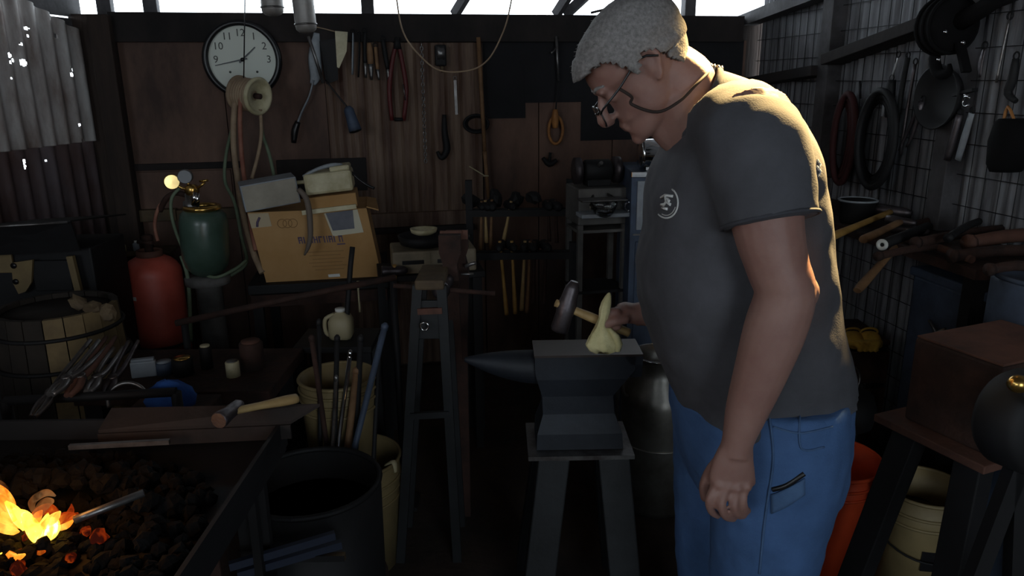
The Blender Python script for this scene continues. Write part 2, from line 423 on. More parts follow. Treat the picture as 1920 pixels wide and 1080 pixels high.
# ---------------------------------------------------------------- the smith
m_skin = M('skin', '#967368', .55, col2='#845f55', scale=9, bump=.06, bscale=120, Subsurface_Weight=.12, Subsurface_Radius=(.01, .004, .002))
m_hair = M('grey_hair', '#8d8986', .8, col2='#6c6866', scale=170, stretch=(1, .5, 1), bump=.25, bscale=220)
m_shirt = M('charcoal_cotton', '#4d4d52', .9, col2='#434347', scale=12, bump=.12, bscale=300)
m_jeans = M('blue_denim', '#446594', .85, col2='#38567f', scale=10, bump=.15, bscale=260)
m_jeans2 = M('worn_denim', '#4a678c', .85, col2='#395479', scale=14, bump=.15, bscale=260)
m_print = M('white_print', '#c9c9c6', .8)
m_blackpl = M('black_plastic', '#151416', .35)
m_cord = M('brown_cord', '#2a1d18', .8)
m_steel = M('worn_steel', '#8c8b8a', .38, .85, col2='#5d5856', scale=14)
m_lens = M('spectacle_lens', '#ffffff', .03, Transmission_Weight=1.0, IOR=1.3)
YC = 1.45
def ring_fb(Fp, Bp, hw, n=40, Y=YC, e=2.4, sq=0.0):
    f = P(Fp[0], Fp[1], Y); b = P(Bp[0], Bp[1], Y)
    return ring_c(f, b, hw, n, e)
def ring_c(f, b, hw, n=40, e=2.4):
    c = (f + b) / 2; ax = (f - b) / 2; out = []
    for k in range(n):
        a = 2 * math.pi * k / n; ca, sa = math.cos(a), math.sin(a)
        x = math.copysign(abs(ca) ** (2 / e), ca); y = math.copysign(abs(sa) ** (2 / e), sa)
        out.append(c + ax * x + V(0, hw * y, 0))
    return out
def loft_fb(rows, sub=4, scale=1.0, hwoff=0.0, e=2.4, n=40, Y=YC):
    ctrl = []
    for (fx, fy, bx, by, hw) in rows:
        f = P(fx, fy, Y); b = P(bx, by, Y); c = (f + b) / 2
        f = c + (f - c) * scale; b = c + (b - c) * scale
        ctrl.append(tuple(f) + tuple(b) + (hw * scale + hwoff,))
    return MB().loft([ring_c(V(*r[:3]), V(*r[3:6]), r[6], n, e) for r in catmull(ctrl, sub)])
torso = [(1268, 252, 1338, 138, .062), (1250, 284, 1392, 148, .135), (1228, 330, 1458, 190, .19), (1217, 385, 1505, 258, .208), (1208, 440, 1528, 350, .205),
         (1198, 492, 1541, 450, .20), (1199, 550, 1551, 540, .20), (1213, 610, 1564, 610, .20), (1238, 675, 1578, 668, .195), (1262, 735, 1583, 705, .19)]
WR_L = P(1383, 838, 1.18)
def arm_pts(lst): return [P(x, y, Y) for x, y, Y, r in lst], [r for *_, r in lst]
armL = [(1400, 225, 1.30, .075), (1425, 300, 1.24, .068), (1440, 425, 1.20, .057), (1458, 500, 1.185, .05), (1472, 550, 1.18, .049), (1452, 620, 1.18, .0505), (1425, 700, 1.18, .044), (1400, 770, 1.18, .036), (1384, 825, 1.18, .0275), (1378, 850, 1.18, .028)]
armR = [(1352, 235, 1.60, .072), (1345, 320, 1.66, .064), (1335, 430, 1.70, .054), (1318, 530, 1.73, .047), (1290, 570, 1.73, .046), (1245, 585, 1.71, .039), (1205, 588, 1.70, .029), (1190, 590, 1.70, .028)]
body = MB()
body.v += loft_fb(torso, scale=.94).v; body.f += loft_fb(torso, scale=.94).f; body.sm = [True] * len(body.f)
for lst in (armL, armR):
    p, r = arm_pts(lst); body.tube(p, r, 20, sub=4)
el = P(1506, 548, 1.18); body.ball(el, .026, 14, 8, (1, 1, 1.15))          # elbow point
# hips and legs
hipX = P(1420, 800, 1.45).x
legN = dict(top=P(1445, 800, 1.36), kneeX=P(1430, 1010, 1.36).x)
def leg_path(y, dx): 
    t = P(1432, 790, YC); x = t.x + dx
    return [V(x, y, .90), V(x, y, .80), V(x - .005, y, .68), V(x - .012, y, .50), V(x - .01, y, .40), V(x + .01, y, .28), V(x + .02, y, .12), V(x + .02, y, .07)]
leg_r = [.10, .102, .093, .076, .068, .062, .05, .045]
LEGS = ((YC - .098, .0), (YC + .1, -.035))
for y, dx in LEGS:
    p = leg_path(y, dx); body.tube(p, [r * .92 for r in leg_r], 20, sub=3)
    x = p[-1].x
# head: frame
hc = P(1198, 128, YC)                      # centre between the ears
tilt = R(41)
hf = V(-math.cos(tilt), 0, -math.sin(tilt)); hu = V(-math.sin(tilt), 0, math.cos(tilt)); hs = V(0, 1, 0)
HS = .94
def HP(f, h, s=0.0): return hc + (hf * f + hu * (h - .118) + hs * s) * HS
hprof = [(.002, .078, .045, .018), (.010, .090, .02, .036), (.028, .094, -.03, .052), (.048, .090, -.055, .060), (.062, .095, -.065, .064), (.085, .088, -.078, .069), (.105, .086, -.09, .073),
         (.122, .084, -.098, .0755), (.138, .095, -.102, .077), (.16, .096, -.106, .0785), (.182, .088, -.103, .0765), (.203, .07, -.09, .068), (.220, .042, -.068, .052), (.231, .008, -.04, .03), (.2345, -.01, -.022, .01)]
def head_ring(h, f, b, w_, n=40, grow=0.0, e=2.25):
    c = (f + b) / 2; a_ = (f - b) / 2 + grow; out = []
    for k in range(n):
        a = 2 * math.pi * k / n; ca, sa = math.cos(a), math.sin(a)
        x = math.copysign(abs(ca) ** (2 / e), ca); y = math.copysign(abs(sa) ** (2 / e), sa)
        wloc = (w_ + grow) * (1.0 - .12 * max(0, ca) ** 2)
        out.append(HP(c + a_ * x, h, wloc * y))
    return out
hp = catmull(hprof, 3)
body.loft([head_ring(*r) for r in hp])
# nose, brow, lips, chin, ears
body.tube([HP(.088, .128), HP(.100, .112), HP(.113, .094), HP(.117, .083), HP(.100, .074)], [.007, .009, .012, .013, .008], 10, sub=3)
for s in (-1, 1):
    body.ball(HP(.101, .081, s * .012), .008, 8, 6)
    body.ball(HP(.087, .135, s * .028), .011, 10, 6, (1, 2.0, .8))
    body.ball(HP(.076, .116, s * .032), .0125, 10, 6)
    body.tube([HP(-.004, .134, s * .073), HP(-.014, .142, s * .081), HP(-.028, .137, s * .085), HP(-.030, .122, s * .084), HP(-.022, .105, s * .081), HP(-.012, .088, s * .077), HP(-.003, .088, s * .074)],
              [.005, .006, .006, .006, .0055, .006, .005], 8, sub=3)
    body.ball(HP(-.014, .116, s * .074), .014, 10, 6, (.9, .6, 1.5))
body.ball(HP(.094, .053), .008, 10, 6, (1, 2.4, .7)); body.ball(HP(.092, .043), .008, 10, 6, (1, 2.2, .8))
body.ball(HP(.084, .015), .016, 10, 6, (.9, 1.2, 1))
# neck
n0 = HP(-.035, .085); n1 = HP(-.045, .03); n2 = P(1290, 205, YC); n3 = P(1330, 260, YC)
body.tube([n0, n1, n2, n3], [.058, .064, .069, .075], 20, sub=4)
body.tube([HP(.01, .025), P(1248, 232, YC), P(1292, 262, YC)], [.03, .036, .045], 14, sub=3)   # throat
# hands
def finger(mb, pts, r0, r1):
    n = len(pts); mb.tube(pts, [r0 + (r1 - r0) * i / (n - 1) for i in range(n)], 10, sub=3); mb.ball(pts[-1], r1, 10, 6); mb.ball(pts[0], r0, 10, 6)
def hand_left():
    h = MB(); Y = 1.18
    # palm as a loft between wrist and knuckles
    rows = [(1380, 838, .030, .020), (1374, 862, .036, .020), (1372, 888, .041, .0185), (1374, 912, .041, .015)]
    rings = []
    for x, y, wd, th in rows:
        c = P(x, y, Y - .002); rings.append([c + V(math.cos(a) * wd, math.sin(a) * th, math.cos(a) * wd * .05) for a in [2 * math.pi * k / 16 for k in range(16)]])
    h.loft(rings)
    F = [([(1344, 908, 1.175), (1330, 936, 1.165), (1334, 958, 1.178), (1346, 966, 1.196)], .0102),
         ([(1362, 914, 1.170), (1352, 945, 1.156), (1360, 967, 1.168), (1374, 972, 1.190)], .0105),
         ([(1382, 916, 1.170), (1376, 946, 1.157), (1384, 965, 1.170), (1394, 966, 1.192)], .0100),
         ([(1398, 912, 1.174), (1394, 938, 1.162), (1398, 955, 1.174), (1403, 957, 1.192)], .0088)]
    for pts, r in F: finger(h, [P(*q) for q in pts], r * .86, r * .72)
    finger(h, [P(1358, 858, 1.195), P(1336, 880, 1.20), P(1322, 908, 1.20), P(1322, 932, 1.20)], .0135, .0095)
    for q in ((1346, 908, 1.168), (1364, 914, 1.164), (1383, 915, 1.164), (1401, 912, 1.167)): h.ball(P(*q), .0098, 8, 6)
    return h
HR = P(1166, 590, 1.70)      # centre of the right fist
hd0 = P(1062, 576, 1.70); hdir = (P(1150, 612, 1.70) - hd0).normalized()
def hand_right():
    h = MB(); Y = 1.70
    rows = [(1206, 588, .029, .021), (1190, 588, .034, .024), (1172, 586, .037, .025), (1158, 588, .036, .021)]
    rings = []
    for x, y, wd, th in rows:
        c = P(x, y, Y); rings.append([c + V(0, math.sin(a) * wd, math.cos(a) * th) for a in [2 * math.pi * k / 16 for k in range(16)]])
    h.loft(rings)
    ax = hdir; hc_ = hd0 + hdir * .122
    # fingers curl around the handle axis; seen from the thumb side
    for i, dy in enumerate((-.030, -.010, .010, .029)):
        c = P(1156, 584, Y + dy)
        finger(h, [c, c + V(-.022, 0, -.004), c + V(-.032, 0, -.024), c + V(-.016, 0, -.040), c + V(.004, 0, -.038)], .0105, .0085)
    finger(h, [P(1172, 598, Y - .036), P(1152, 602, Y - .044), P(1136, 608, Y - .040), P(1126, 612, Y - .028)], .013, .0095)
    return h
hl_ = hand_left(); hr_ = hand_right()
for h in (hl_, hr_): body.add(h.v, h.f, True)
base_man = V(hipX, YC, 0)
man = thing('person', base_man, 'grey-haired man in charcoal T-shirt and blue jeans looking down at the anvil, hammer in hand', 'person')
bodyR = remesh(body, .0038, 3)
tag(bodyR.build('body', m_skin, man), 'bare arms, hands, neck and bowed head')

# shirt
sh = MB()
t2 = loft_fb([(1262, 264, 1344, 130, .072)] + [(a, b, c, d, e) for a, b, c, d, e in torso[1:]] + [(1272, 768, 1588, 712, .198)], hwoff=.004)
sh.add(t2.v, t2.f, True)
slL = [(1376, 238, 1.36, .088), (1408, 268, 1.275, .09), (1428, 330, 1.235, .086), (1440, 400, 1.215, .079), (1443, 417, 1.21, .078)]
slR = [(1350, 235, 1.56, .088), (1354, 268, 1.62, .088), (1345, 330, 1.67, .083), (1338, 410, 1.70, .078)]
for s_ in (slL, slR):
    p, r = arm_pts(s_); sh.tube(p, r, 24, sub=4)
def wrinkle(v, n):
    return .0045 * noise.noise(V(v.x * 9, v.y * 9, v.z * 14 + v.x * 8)) + .003 * noise.noise(v * 26) + .006 * max(0, noise.noise(V(v.x * 5 + v.z * 7, v.y * 4, v.z * 5 - v.x * 4)))
shR = remesh(sh, .0075, 6, wrinkle)
shirt = tag(shR.build('shirt', m_shirt, man), 'charcoal cotton T-shirt with small white chest print')
bv_shirt = BVHTree.FromPolygons(shR.v, shR.f)
# jeans
je = MB()
wst = [(1258, 728, 1580, 700, .188), (1262, 770, 1580, 745, .192), (1272, 830, 1572, 815, .196), (1290, 890, 1562, 880, .196)]
t3 = loft_fb(wst, scale=1.0); je.add(t3.v, t3.f, True)
for y, dx in LEGS:
    p = leg_path(y, dx)[:-1] + [V(leg_path(y, dx)[-1].x, y, .05)]
    je.tube([q + V(0, 0, 0) for q in p], [r * 1.06 + .012 for r in [.10, .112, .106, .09, .082, .08, .078, .08]], 24, sub=3)
def wr2(v, n): return .004 * noise.noise(V(v.x * 12, v.y * 12, v.z * 6)) + .003 * noise.noise(v * 30)
jeR = remesh(je, .0075, 6, wr2)
jeans = tag(jeR.build('jeans', m_jeans, man), 'blue denim work jeans with side tool pocket')
bv_jeans = BVHTree.FromPolygons(jeR.v, jeR.f)
def on(bvh, px, py, off=.002):
    h = bvh.ray_cast(CAM, ray(px, py)); 
    if h[0] is None: return None
    return h[0] + h[1] * (off if h[1].dot(ray(px, py)) < 0 else -off)
def ribbon(bvh, pix, r, off=.002, flat=.35, n=8, sub=3):
    pts = [on(bvh, x, y, off) for x, y in pix]; pts = [p for p in pts if p]
    return MB().tube(pts, r, n, sub=sub)
def dens(pix, k=4):
    return [p[:2] for p in catmull([tuple(map(float, q)) for q in pix], k)]
tag(ribbon(bv_jeans, dens([(1442, 775), (1450, 860), (1436, 960), (1424, 1075)]), .0025, .001).build('side_seam', m_jeans2, jeans))
tag(ribbon(bv_jeans, dens([(1448, 918), (1475, 910), (1508, 888)]), .0055, -.001).build('pocket_opening', m_blackpl, jeans))
pk = MB(); g = []
for j in range(6):
    for i in range(9):
        x = 1446 + 62 * i / 8; ytop = 922 - 30 * (i / 8) ** 1.3 + 4; y = ytop + j / 5 * (36 - 6 * i / 8)
        g.append(on(bv_jeans, x, y, .004))
pk.add(g, [(j * 9 + i, j * 9 + i + 1, (j + 1) * 9 + i + 1, (j + 1) * 9 + i) for j in range(5) for i in range(8)], True)
pko = pk.build('tool_pocket', m_jeans2, jeans); q = pko.modifiers.new('cloth', 'SOLIDIFY'); q.thickness = .004; q.offset = 1
tag(ribbon(bv_jeans, dens([(1450, 800), (1500, 812), (1560, 800)]), .002, .001).build('seam', m_jeans2, jeans))
tag(ribbon(bv_jeans, dens([(1500, 775), (1502, 840), (1545, 838)]), .002, .001).build('seam', m_jeans2, jeans))
# shirt print: ring with a small figure
lg = MB()
def pr(pix, r): 
    pts = [on(bv_shirt, x, y, .0008) for x, y in pix]; pts = [p for p in pts if p]
    if len(pts) > 1: lg.tube(pts, r, 6)
cx, cy = 1250, 380
pr([(cx + 22 * math.cos(R(a)), cy + 29 * math.sin(R(a))) for a in range(-60, 135, 12)], .0016)
pr([(cx + 18 * math.cos(R(a)), cy + 24 * math.sin(R(a))) for a in range(20, 120, 12)], .001)
for seg in ([(1240, 371), (1248, 366), (1262, 368)], [(1248, 366), (1250, 378), (1244, 388)], [(1250, 378), (1258, 384)], [(1242, 390), (1252, 392)], [(1240, 384), (1247, 383)], [(1252, 372), (1256, 378)]):
    pr(seg, .0026)
lg.build('chest_print', m_print, shirt)
lg = MB()
for seg in ([(1531, 300), (1537, 308), (1533, 318)], [(1530, 312), (1538, 322), (1534, 330)]): pr(seg, .002)
if lg.v: lg.build('back_print', m_print, shirt)
# collar and sleeve hems
m_hem = M('charcoal_rib', '#3d3d42', .95)
col = MB(); cpts = []
f = P(1262, 264, YC); b = P(1344, 130, YC)
cpts = ring_c(f, b, .073, 30); col.tube(cpts + [cpts[0]], .0065, 8, cap=False); col.build('collar', m_hem, shirt)
p, r = arm_pts(slL[-2:]); x, y, z = frame_from(p[1] - p[0]); sm = MB().torus(p[1] - z * .003, .078, .0035, axis=z, n=36, m=6); sm.build('sleeve_hem', m_hem, shirt)

# hair: shell over the crown, back and sides
def hairline(f):      # lowest h covered at forward position f
    pts = [(-.12, .052), (-.075, .062), (-.045, .098), (-.03, .138), (-.005, .146), (.012, .12), (.024, .128), (.034, .160), (.055, .176), (.08, .176), (.10, .174), (.12, .174)]
    for (a, ha), (b_, hb) in zip(pts, pts[1:]):
        if a <= f <= b_: return ha + (hb - ha) * (f - a) / (b_ - a)
    return .06
hm = MB(); rings_o = []; hh = catmull(hprof, 5); N = 80
for r_ in hh: rings_o.append((r_[0], head_ring(*r_, n=N, grow=.005)))
vs = []; idx = {}; fs = []
for i, (h, rg) in enumerate(rings_o):
    for k, p_ in enumerate(rg):
        d = p_ - hc; tuft = .0016 * noise.noise(V(d.x * 90, d.y * 90, d.z * 90)) + .002 * noise.noise(V(d.x * 25, d.y * 25, d.z * 25))
        up_ = .004 if h > .12 else .0
        fr = d.dot(hf)
        brush = .008 if (.165 < h < .20 and fr > .06) else 0
        vs.append(p_ + d.normalized() * (tuft + up_ + brush * .6))
for i in range(len(rings_o) - 1):
    for k in range(N):
        k2 = (k + 1) % N; q = (i * N + k, i * N + k2, (i + 1) * N + k2, (i + 1) * N + k)
        c = sum((vs[j] for j in q), V(0, 0, 0)) / 4 - hc; fpos = c.dot(hf); hpos = c.dot(hu) + .118
        jit = .004 * noise.noise(c * 120)
        if hpos + jit > hairline(fpos): fs.append(q)
hm.add(vs, fs, True)
bm = bmesh.new(); bm.from_mesh(hm.mesh('t')); bmesh.ops.delete(bm, geom=[v for v in bm.verts if not v.link_faces], context='VERTS')
hv = MB(); bm.verts.index_update(); hv.add([v.co.copy() for v in bm.verts], [tuple(v.index for v in f_.verts) for f_ in bm.faces], True); bm.free()
ho = tag(hv.build('hair', m_hair, man), 'short grey hair'); q = ho.modifiers.new('thick', 'SOLIDIFY'); q.thickness = .010; q.offset = -1
# individual tufts along the fringe and crown
tf = MB(); rnd = random.Random(3)
for k in range(420):
    i = rnd.randrange(len(hv.f)); c = sum((hv.v[j] for j in hv.f[i]), V(0, 0, 0)) / len(hv.f[i]); n_ = (c - hc).normalized()
    fp = (c - hc).dot(hf); dirv = (n_ * .75 + hf * (.55 if fp > .0 else -.35) - hu * (.2 if fp < 0 else -.2) + V(rnd.uniform(-.3, .3), rnd.uniform(-.3, .3), rnd.uniform(-.3, .3))).normalized()
    L = rnd.uniform(.006, .014); tf.tube([c - n_ * .002, c + dirv * L * .6, c + dirv * L + hf * .003], [.0016, .0012, .0003], 4, cap=False)
tag(tf.build('hair_tufts', m_hair, man), kind='stuff')
# eyebrows
for s in (-1, 1):
    MB().tube([HP(.094, .139, s * .012), HP(.092, .145, s * .03), HP(.078, .142, s * .048)], [.003, .0045, .002], 8, sub=3).build('eyebrow', m_hair, man)
# spectacles, worn low
gl = MB(); lz = MB(); 
for s in (-1, 1):
    cc = HP(.118, .098, s * .033); ring = []
    for k in range(20):
        a = 2 * math.pi * k / 20; ca, sa = math.cos(a), math.sin(a)
        ring.append(cc + hs * (.026 * math.copysign(abs(ca) ** .7, ca)) + (hu * .97 - hf * .22) * (.019 * math.copysign(abs(sa) ** .7, sa)))
    gl.tube(ring + [ring[0]], .0017, 6, cap=False); lz.slab(ring, hf, .0015)
    gl.tube([HP(.116, .106, s * .058), HP(.108, .112, s * .070), HP(.06, .122, s * .0775), HP(.0, .139, s * .083), HP(-.03, .120, s * .088)], [.0022] * 5, 8, sub=3)
gl.tube([HP(.119, .104, -.009), HP(.121, .107, 0), HP(.119, .104, .009)], .0016, 6)
g1 = tag(gl.build('glasses', m_blackpl, man), 'dark-framed spectacles worn low on the nose'); lz.build('lenses', m_lens, g1)
cr = [HP(.062, .121, -.083), HP(.055, .095, -.088), P(1185, 196, YC - .092), P(1232, 210, YC - .09), P(1274, 190, YC - .088), P(1306, 158, YC - .076), P(1326, 138, YC - .05), P(1336, 130, YC - .012)]
c1 = MB().tube(cr, .0028, 8, sub=6)
c1.tube([HP(.062, .121, .083), P(1190, 200, YC + .092), P(1240, 205, YC + .09), P(1300, 160, YC + .05), P(1334, 130, YC + .01)], .0028, 8, sub=6)
tag(c1.build('glasses_cord', m_cord, man), 'brown retaining cord of the spectacles')
kn = MB(); 
for k in range(5): kn.torus(P(1324 + k * 7, 126 + k * 1.6, YC - .02), .0065, .003, axis=(1, .3 * (k % 2), 0), n=10, m=5)
kn.build('cord_bead', m_steel, man)
# shoes
for y, dx in LEGS:
    x = leg_path(y, dx)[-1].x
    so = MB().tube([V(x + .05, y, .05), V(x + .0, y, .055), V(x - .08, y, .048), V(x - .16, y, .04), V(x - .2, y, .034)], [.042, .05, .047, .042, .028], 16, sub=3)
    bx = min(p_.z for p_ in so.v); so.v = [p_ - V(0, 0, bx) if True else p_ for p_ in so.v]
    so.build('boot', m_blackpl, man)

# hammer held over the anvil
m_hand = M('ash_handle', '#b79c6a', .6, col2='#96794d', scale=10, stretch=(1, 1, 1), bump=.1)
m_iron = M('forged_iron', '#6b6568', .45, .8, col2='#40393a', scale=10, bump=.2)
ham = thing('forging_hammer', hd0 - V(0, 0, .06), 'forging hammer with grey steel head and pale wooden handle held by the man', 'hammer')
hx = (P(1072, 544, 1.70) - P(1050, 614, 1.70)).normalized()
hdm = MB(); hb = hd0
hdm.tube([hb - hx * .062, hb - hx * .056, hb - hx * .02, hb, hb + hx * .02, hb + hx * .05, hb + hx * .066], [.019, .022, .021, .024, .02, .017, .009], 14, sub=0)
hdm.build('hammer_head', m_iron, ham)
MB().tube([hb - hdir * .028, hb + hdir * .03, hb + hdir * .07, hb + hdir * .11, hb + hdir * .14, hb + hdir * .165], [.0115, .0125, .0145, .012, .0135, .013], 12, sub=3, flat=.8).build('handle', m_hand, ham)
# rag in the same hand
m_rag = M('cream_rag', '#d8cf9f', .95, col2='#b5ab78', scale=14, bump=.4)
rg = MB(); rows = []
def rag(pix, name_y, thick, seed):
    c = [P(x, y, name_y) for x, y in pix]; return c
ring_specs = [(1142, 549, 2, 2), (1140, 556, 6, 4), (1137, 568, 9, 6), (1134, 582, 10, 7), (1131, 598, 8, 8), (1127, 612, 10, 10), (1127, 622, 19, 13), (1128, 632, 25, 16), (1130, 644, 32, 18), (1132, 654, 27, 15), (1131, 659, 14, 8)]
rr = []
for j, (x, y, hw_, dp) in enumerate(ring_specs):
    c = P(x, y, 1.66); k_ = 1.78 / 1400; row = []
    for k in range(36):
        a = 2 * math.pi * k / 36; ca, sa = math.cos(a), math.sin(a)
        fold = 1 + (.05 + .03 * min(j, 8)) * noise.noise(V(ca * 2.6 + 4, sa * 2.6, j * .22)) + .12 * math.sin(5 * a + j * .3) * min(1, j / 6)
        row.append(c + V(ca * hw_ * k_ * fold, sa * dp * k_ * fold, .010 * noise.noise(V(ca * 2, sa * 2, j * .6)) * min(1, j / 5)))
    rr.append(row)
rg.loft(rr); rg.loft([[P(1157 + dx_, y, 1.655) + V(math.cos(a) * w_, math.sin(a) * .012, 0) for a in [2 * math.pi * k / 10 for k in range(10)]] for y, w_, dx_ in ((615, .004, -14), (628, .010, -4), (645, .011, 2), (657, .008, 0))])
tag(rg.build('rag', m_rag), 'crumpled cream rag bunched in the fist with the hammer', 'rag')
# ---------------------------------------------------------------- materials for the things
m_cream = M('aged_cream_plastic', '#cfc7a6', .5, col2='#a89d78', scale=10)
m_face = M('clock_face', '#d7dbd0', .6)
m_blackm = M('black_metal', '#171618', .7, .15, col2='#0d0c0d', scale=8)
m_rust = M('rust_brown', '#40281f', .85, .05, col2='#241611', scale=12, bump=.4)
m_rust2 = M('rusted_plate', '#6a4638', .8, .1, col2='#432c24', scale=6, bump=.35)
m_card = M('cardboard', '#b58e5e', .85, col2='#a57c49', scale=3)
m_inkp = M('purple_ink', '#5e5168', .85)
m_paper = M('label_paper', '#c9c3ad', .85)
m_greypaint = M('grey_enamel', '#9aa0a6', .5, col2='#7b8085', scale=8)
m_green = M('green_tank_paint', '#44584e', .3, col2='#334439', scale=6, bump=.05)
m_red = M('red_tank_paint', '#c4594a', .5, col2='#a34536', scale=6, bump=.08)
m_brass = M('brass', '#c9a25a', .25, .95)
m_chrome = M('chrome', '#d8d8d8', .12, 1.0)
m_hosr = M('red_hose', '#9a6a56', .7, col2='#7d4a3b', scale=12)
m_hosg = M('green_hose', '#6c7a62', .7, col2='#53604b', scale=12)
m_host = M('tan_hose', '#a08a70', .7, col2='#826c56', scale=12)
m_wood = M('yellow_wood', '#c49a55', .6, col2='#9c753a', scale=10, stretch=(1, 1, 1), bump=.15)
m_wood2 = M('brown_wood', '#8a6848', .7, col2='#66492f', scale=10, bump=.2)
m_bluecl = M('blue_cloth', '#2d5fae', .9, col2='#24498a', scale=12, bump=.3)
m_orange = M('orange_plastic', '#d9502a', .45, col2='#c04422', scale=5)
m_coal = M('coal', '#0b0a0b', .85, col2='#050505', scale=20, bump=.5, spec=.15)
m_glass = M('clear_glass', '#ffffff', .06, Transmission_Weight=1.0, IOR=1.45)
m_blue = M('blue_grey_paint', '#4c5a70', .6, .2, col2='#38404e', scale=7, bump=.15)
m_anvil = M('anvil_iron', '#272c34', .6, .25, col2='#1c1f25', scale=6, bump=.15)
m_anvtop = M('anvil_face', '#483e3a', .45, .6, col2='#3e3531', scale=9)
m_milk = M('tinned_steel', '#9a9892', .38, .8, col2='#6d665e', scale=5, bump=.08)
m_jug = M('milky_plastic', '#a39878', .5)
m_white = M('white_paint', '#d6d6d0', .5)
m_redh = M('red_grips', '#5a2020', .6)
m_dkred = M('dark_red_cable', '#3a1212', .8)
m_yellow = M('yellow_leather', '#c9a544', .8, col2='#a3812f', scale=14, bump=.3)
m_leather = M('orange_leather', '#a9713a', .7, col2='#7c4e26', scale=10)
m_concr = M('grey_stool', '#6b6a68', .8, col2='#4b4947', scale=9, bump=.2)
m_bucket = M('dirty_cream_plastic', '#85744f', .6, col2='#6b5c3e', scale=5)
m_case = M('dull_cream_metal', '#8a7d66', .6, col2='#6d6250', scale=9)
m_soot = M('soot_black', '#0e0d0e', .92, col2='#080708', scale=9, spec=.2)
m_drk = M('dark_grey_enamel', '#66635f', .6, col2='#4c4a47', scale=8)
m_dkbl = M('dark_blue_steel', '#20283a', .6, .2)
def PT(lst): return [P(*q) for q in lst]

# ---------------------------------------------------------------- wall clock
cc = PB(456, 112, .065)
clock = thing('wall_clock', cc, 'round wall clock with pale face and black rim reading about 1:43', 'clock')
MB().lathe([(.170, 0), (.176, .01), (.174, .040), (.160, .048), (.149, .040), (.149, .0)], cc, nB, 64, caps=False).build('rim', m_blackpl, clock)
MB().lathe([(.150, .016), (.150, .02)], cc, nB, 64, smooth=False).build('face', m_face, clock)
uB = V(0, 0, 1)
m_num = M('numeral_grey', '#4b4d48', .7)
for txt, ang in (('12', 0), ('1', 30), ('2', 60), ('3', 90), ('9', 270), ('10', 300), ('11', 330)):
    vs, fs = text_mesh(txt, .046, .0006); a = R(ang)
    o = cc + nB * .021 + dB * (math.sin(a) * .117) + uB * (math.cos(a) * .117)
    MB().add([o + dB * v.x + uB * v.y + nB * v.z for v in vs], fs).build('numeral', m_num, clock)
for sx in (-1, 1): MB().lathe([(.0055, 0), (.0055, .0012)], cc + nB * .020 + dB * (.06 * sx) - uB * .055, nB, 10).build('winding_mark', m_num, clock)
def hand(mb, ang, L, tail, w_, off):
    a = R(ang); d = dB * math.sin(a) + uB * math.cos(a); s = dB * math.cos(a) - uB * math.sin(a); o = cc + nB * off
    mb.slab([o - d * tail - s * w_, o - d * tail + s * w_, o + d * L + s * w_ * .5, o + d * L - s * w_ * .5], nB, .001)
h_ = MB(); hand(h_, 48, .082, .02, .0045, .024); h_.build('hour_hand', m_blackpl, clock)
h_ = MB(); hand(h_, 258, .125, .022, .0035, .026); h_.lathe([(.009, 0), (.009, .004)], cc + nB * .024, nB, 14); h_.build('minute_hand', m_blackpl, clock)

# ---------------------------------------------------------------- cord reel and its hoses
rc = P(468, 178, 3.3); ra = V(.90, -.42, -.12).normalized()
reel = thing('hose_reel', rc - V(0, 0, .09), 'cream rimmed wheel hung on a cord in front of the clock', 'reel')
MB().lathe([(.078, .040), (.080, .050), (.076, .056), (.066, .054), (.058, .040), (.045, .034), (.02, .034), (.02, .02), (.06, .02)], rc, ra, 40, caps=False).build('rim', m_cream, reel)
MB().lathe([(.076, -.060), (.076, -.052), (.058, -.048), (.058, .022), (.03, .024)], rc, ra, 36).build('drum', m_host, reel)
wd = MB()
for k in range(6): wd.torus(rc + ra * (-.042 + k * .013), .064, .0068, axis=ra, n=30, m=6)
wd.build('wound_hose', m_host, reel)
MB().tube(PT([(462, -330, 3.3), (459, 20, 3.3), (457, 150, 3.3)]), .0025, 6).build('hanging_cord', m_blackpl, reel)
MB().lathe([(.012, .03), (.012, .06), (.006, .062)], rc, ra, 10).build('hub', m_rust, reel)
def hose(name, pts, r, mat, label, group=None):
    o = MB().tube(PT(pts), r, 8, sub=6).build(name, mat); return tag(o, label, 'hose', group)
hose('welding_hose', [(447, 165, 3.28), (440, 200, 3.27), (438, 270, 3.26), (446, 340, 3.22), (458, 410, 3.12), (474, 470, 3.02), (492, 512, 2.98)], .013, m_host, 'thick tan hose falling from the reel behind the grey box')
hose('welding_hose', [(452, 165, 3.25), (450, 230, 3.24), (454, 300, 3.22), (462, 360, 3.15), (470, 420, 3.05), (480, 470, 3.0)], .010, m_hosr, 'dull red hose hanging from the reel beside the tan one')
hose('welding_hose', [(488, 205, 3.3), (490, 250, 3.29), (484, 290, 3.27), (472, 335, 3.22)], .008, m_host, 'short tan hose end hanging right of the reel')
hose('welding_hose', [(489, 210, 3.33), (492, 250, 3.33), (505, 290, 3.32), (514, 330, 3.3)], .008, m_hosg, 'grey-green hose curving down to the small grey box')
hose('welding_hose', [(437, 235, 3.36), (424, 290, 3.38), (422, 340, 3.36), (440, 380, 3.3), (452, 440, 3.2), (462, 490, 3.05), (440, 512, 2.98), (420, 522, 2.95)], .0075, m_hosg, 'thin green hose looping left of the tan hose')
hose('welding_hose', [(340, 350, 2.95), (322, 372, 2.93), (323, 410, 2.92), (338, 455, 2.88), (362, 497, 2.84), (400, 520, 2.8), (440, 505, 2.84), (462, 488, 2.9)], .0065, m_hosg, 'pale green hose from the gauges sagging around the green tank')
hose('welding_hose', [(300, 395, 2.98), (312, 372, 2.96), (330, 362, 2.96), (350, 366, 2.97)], .011, m_rust, 'short dark red hose between red tank and gauges')
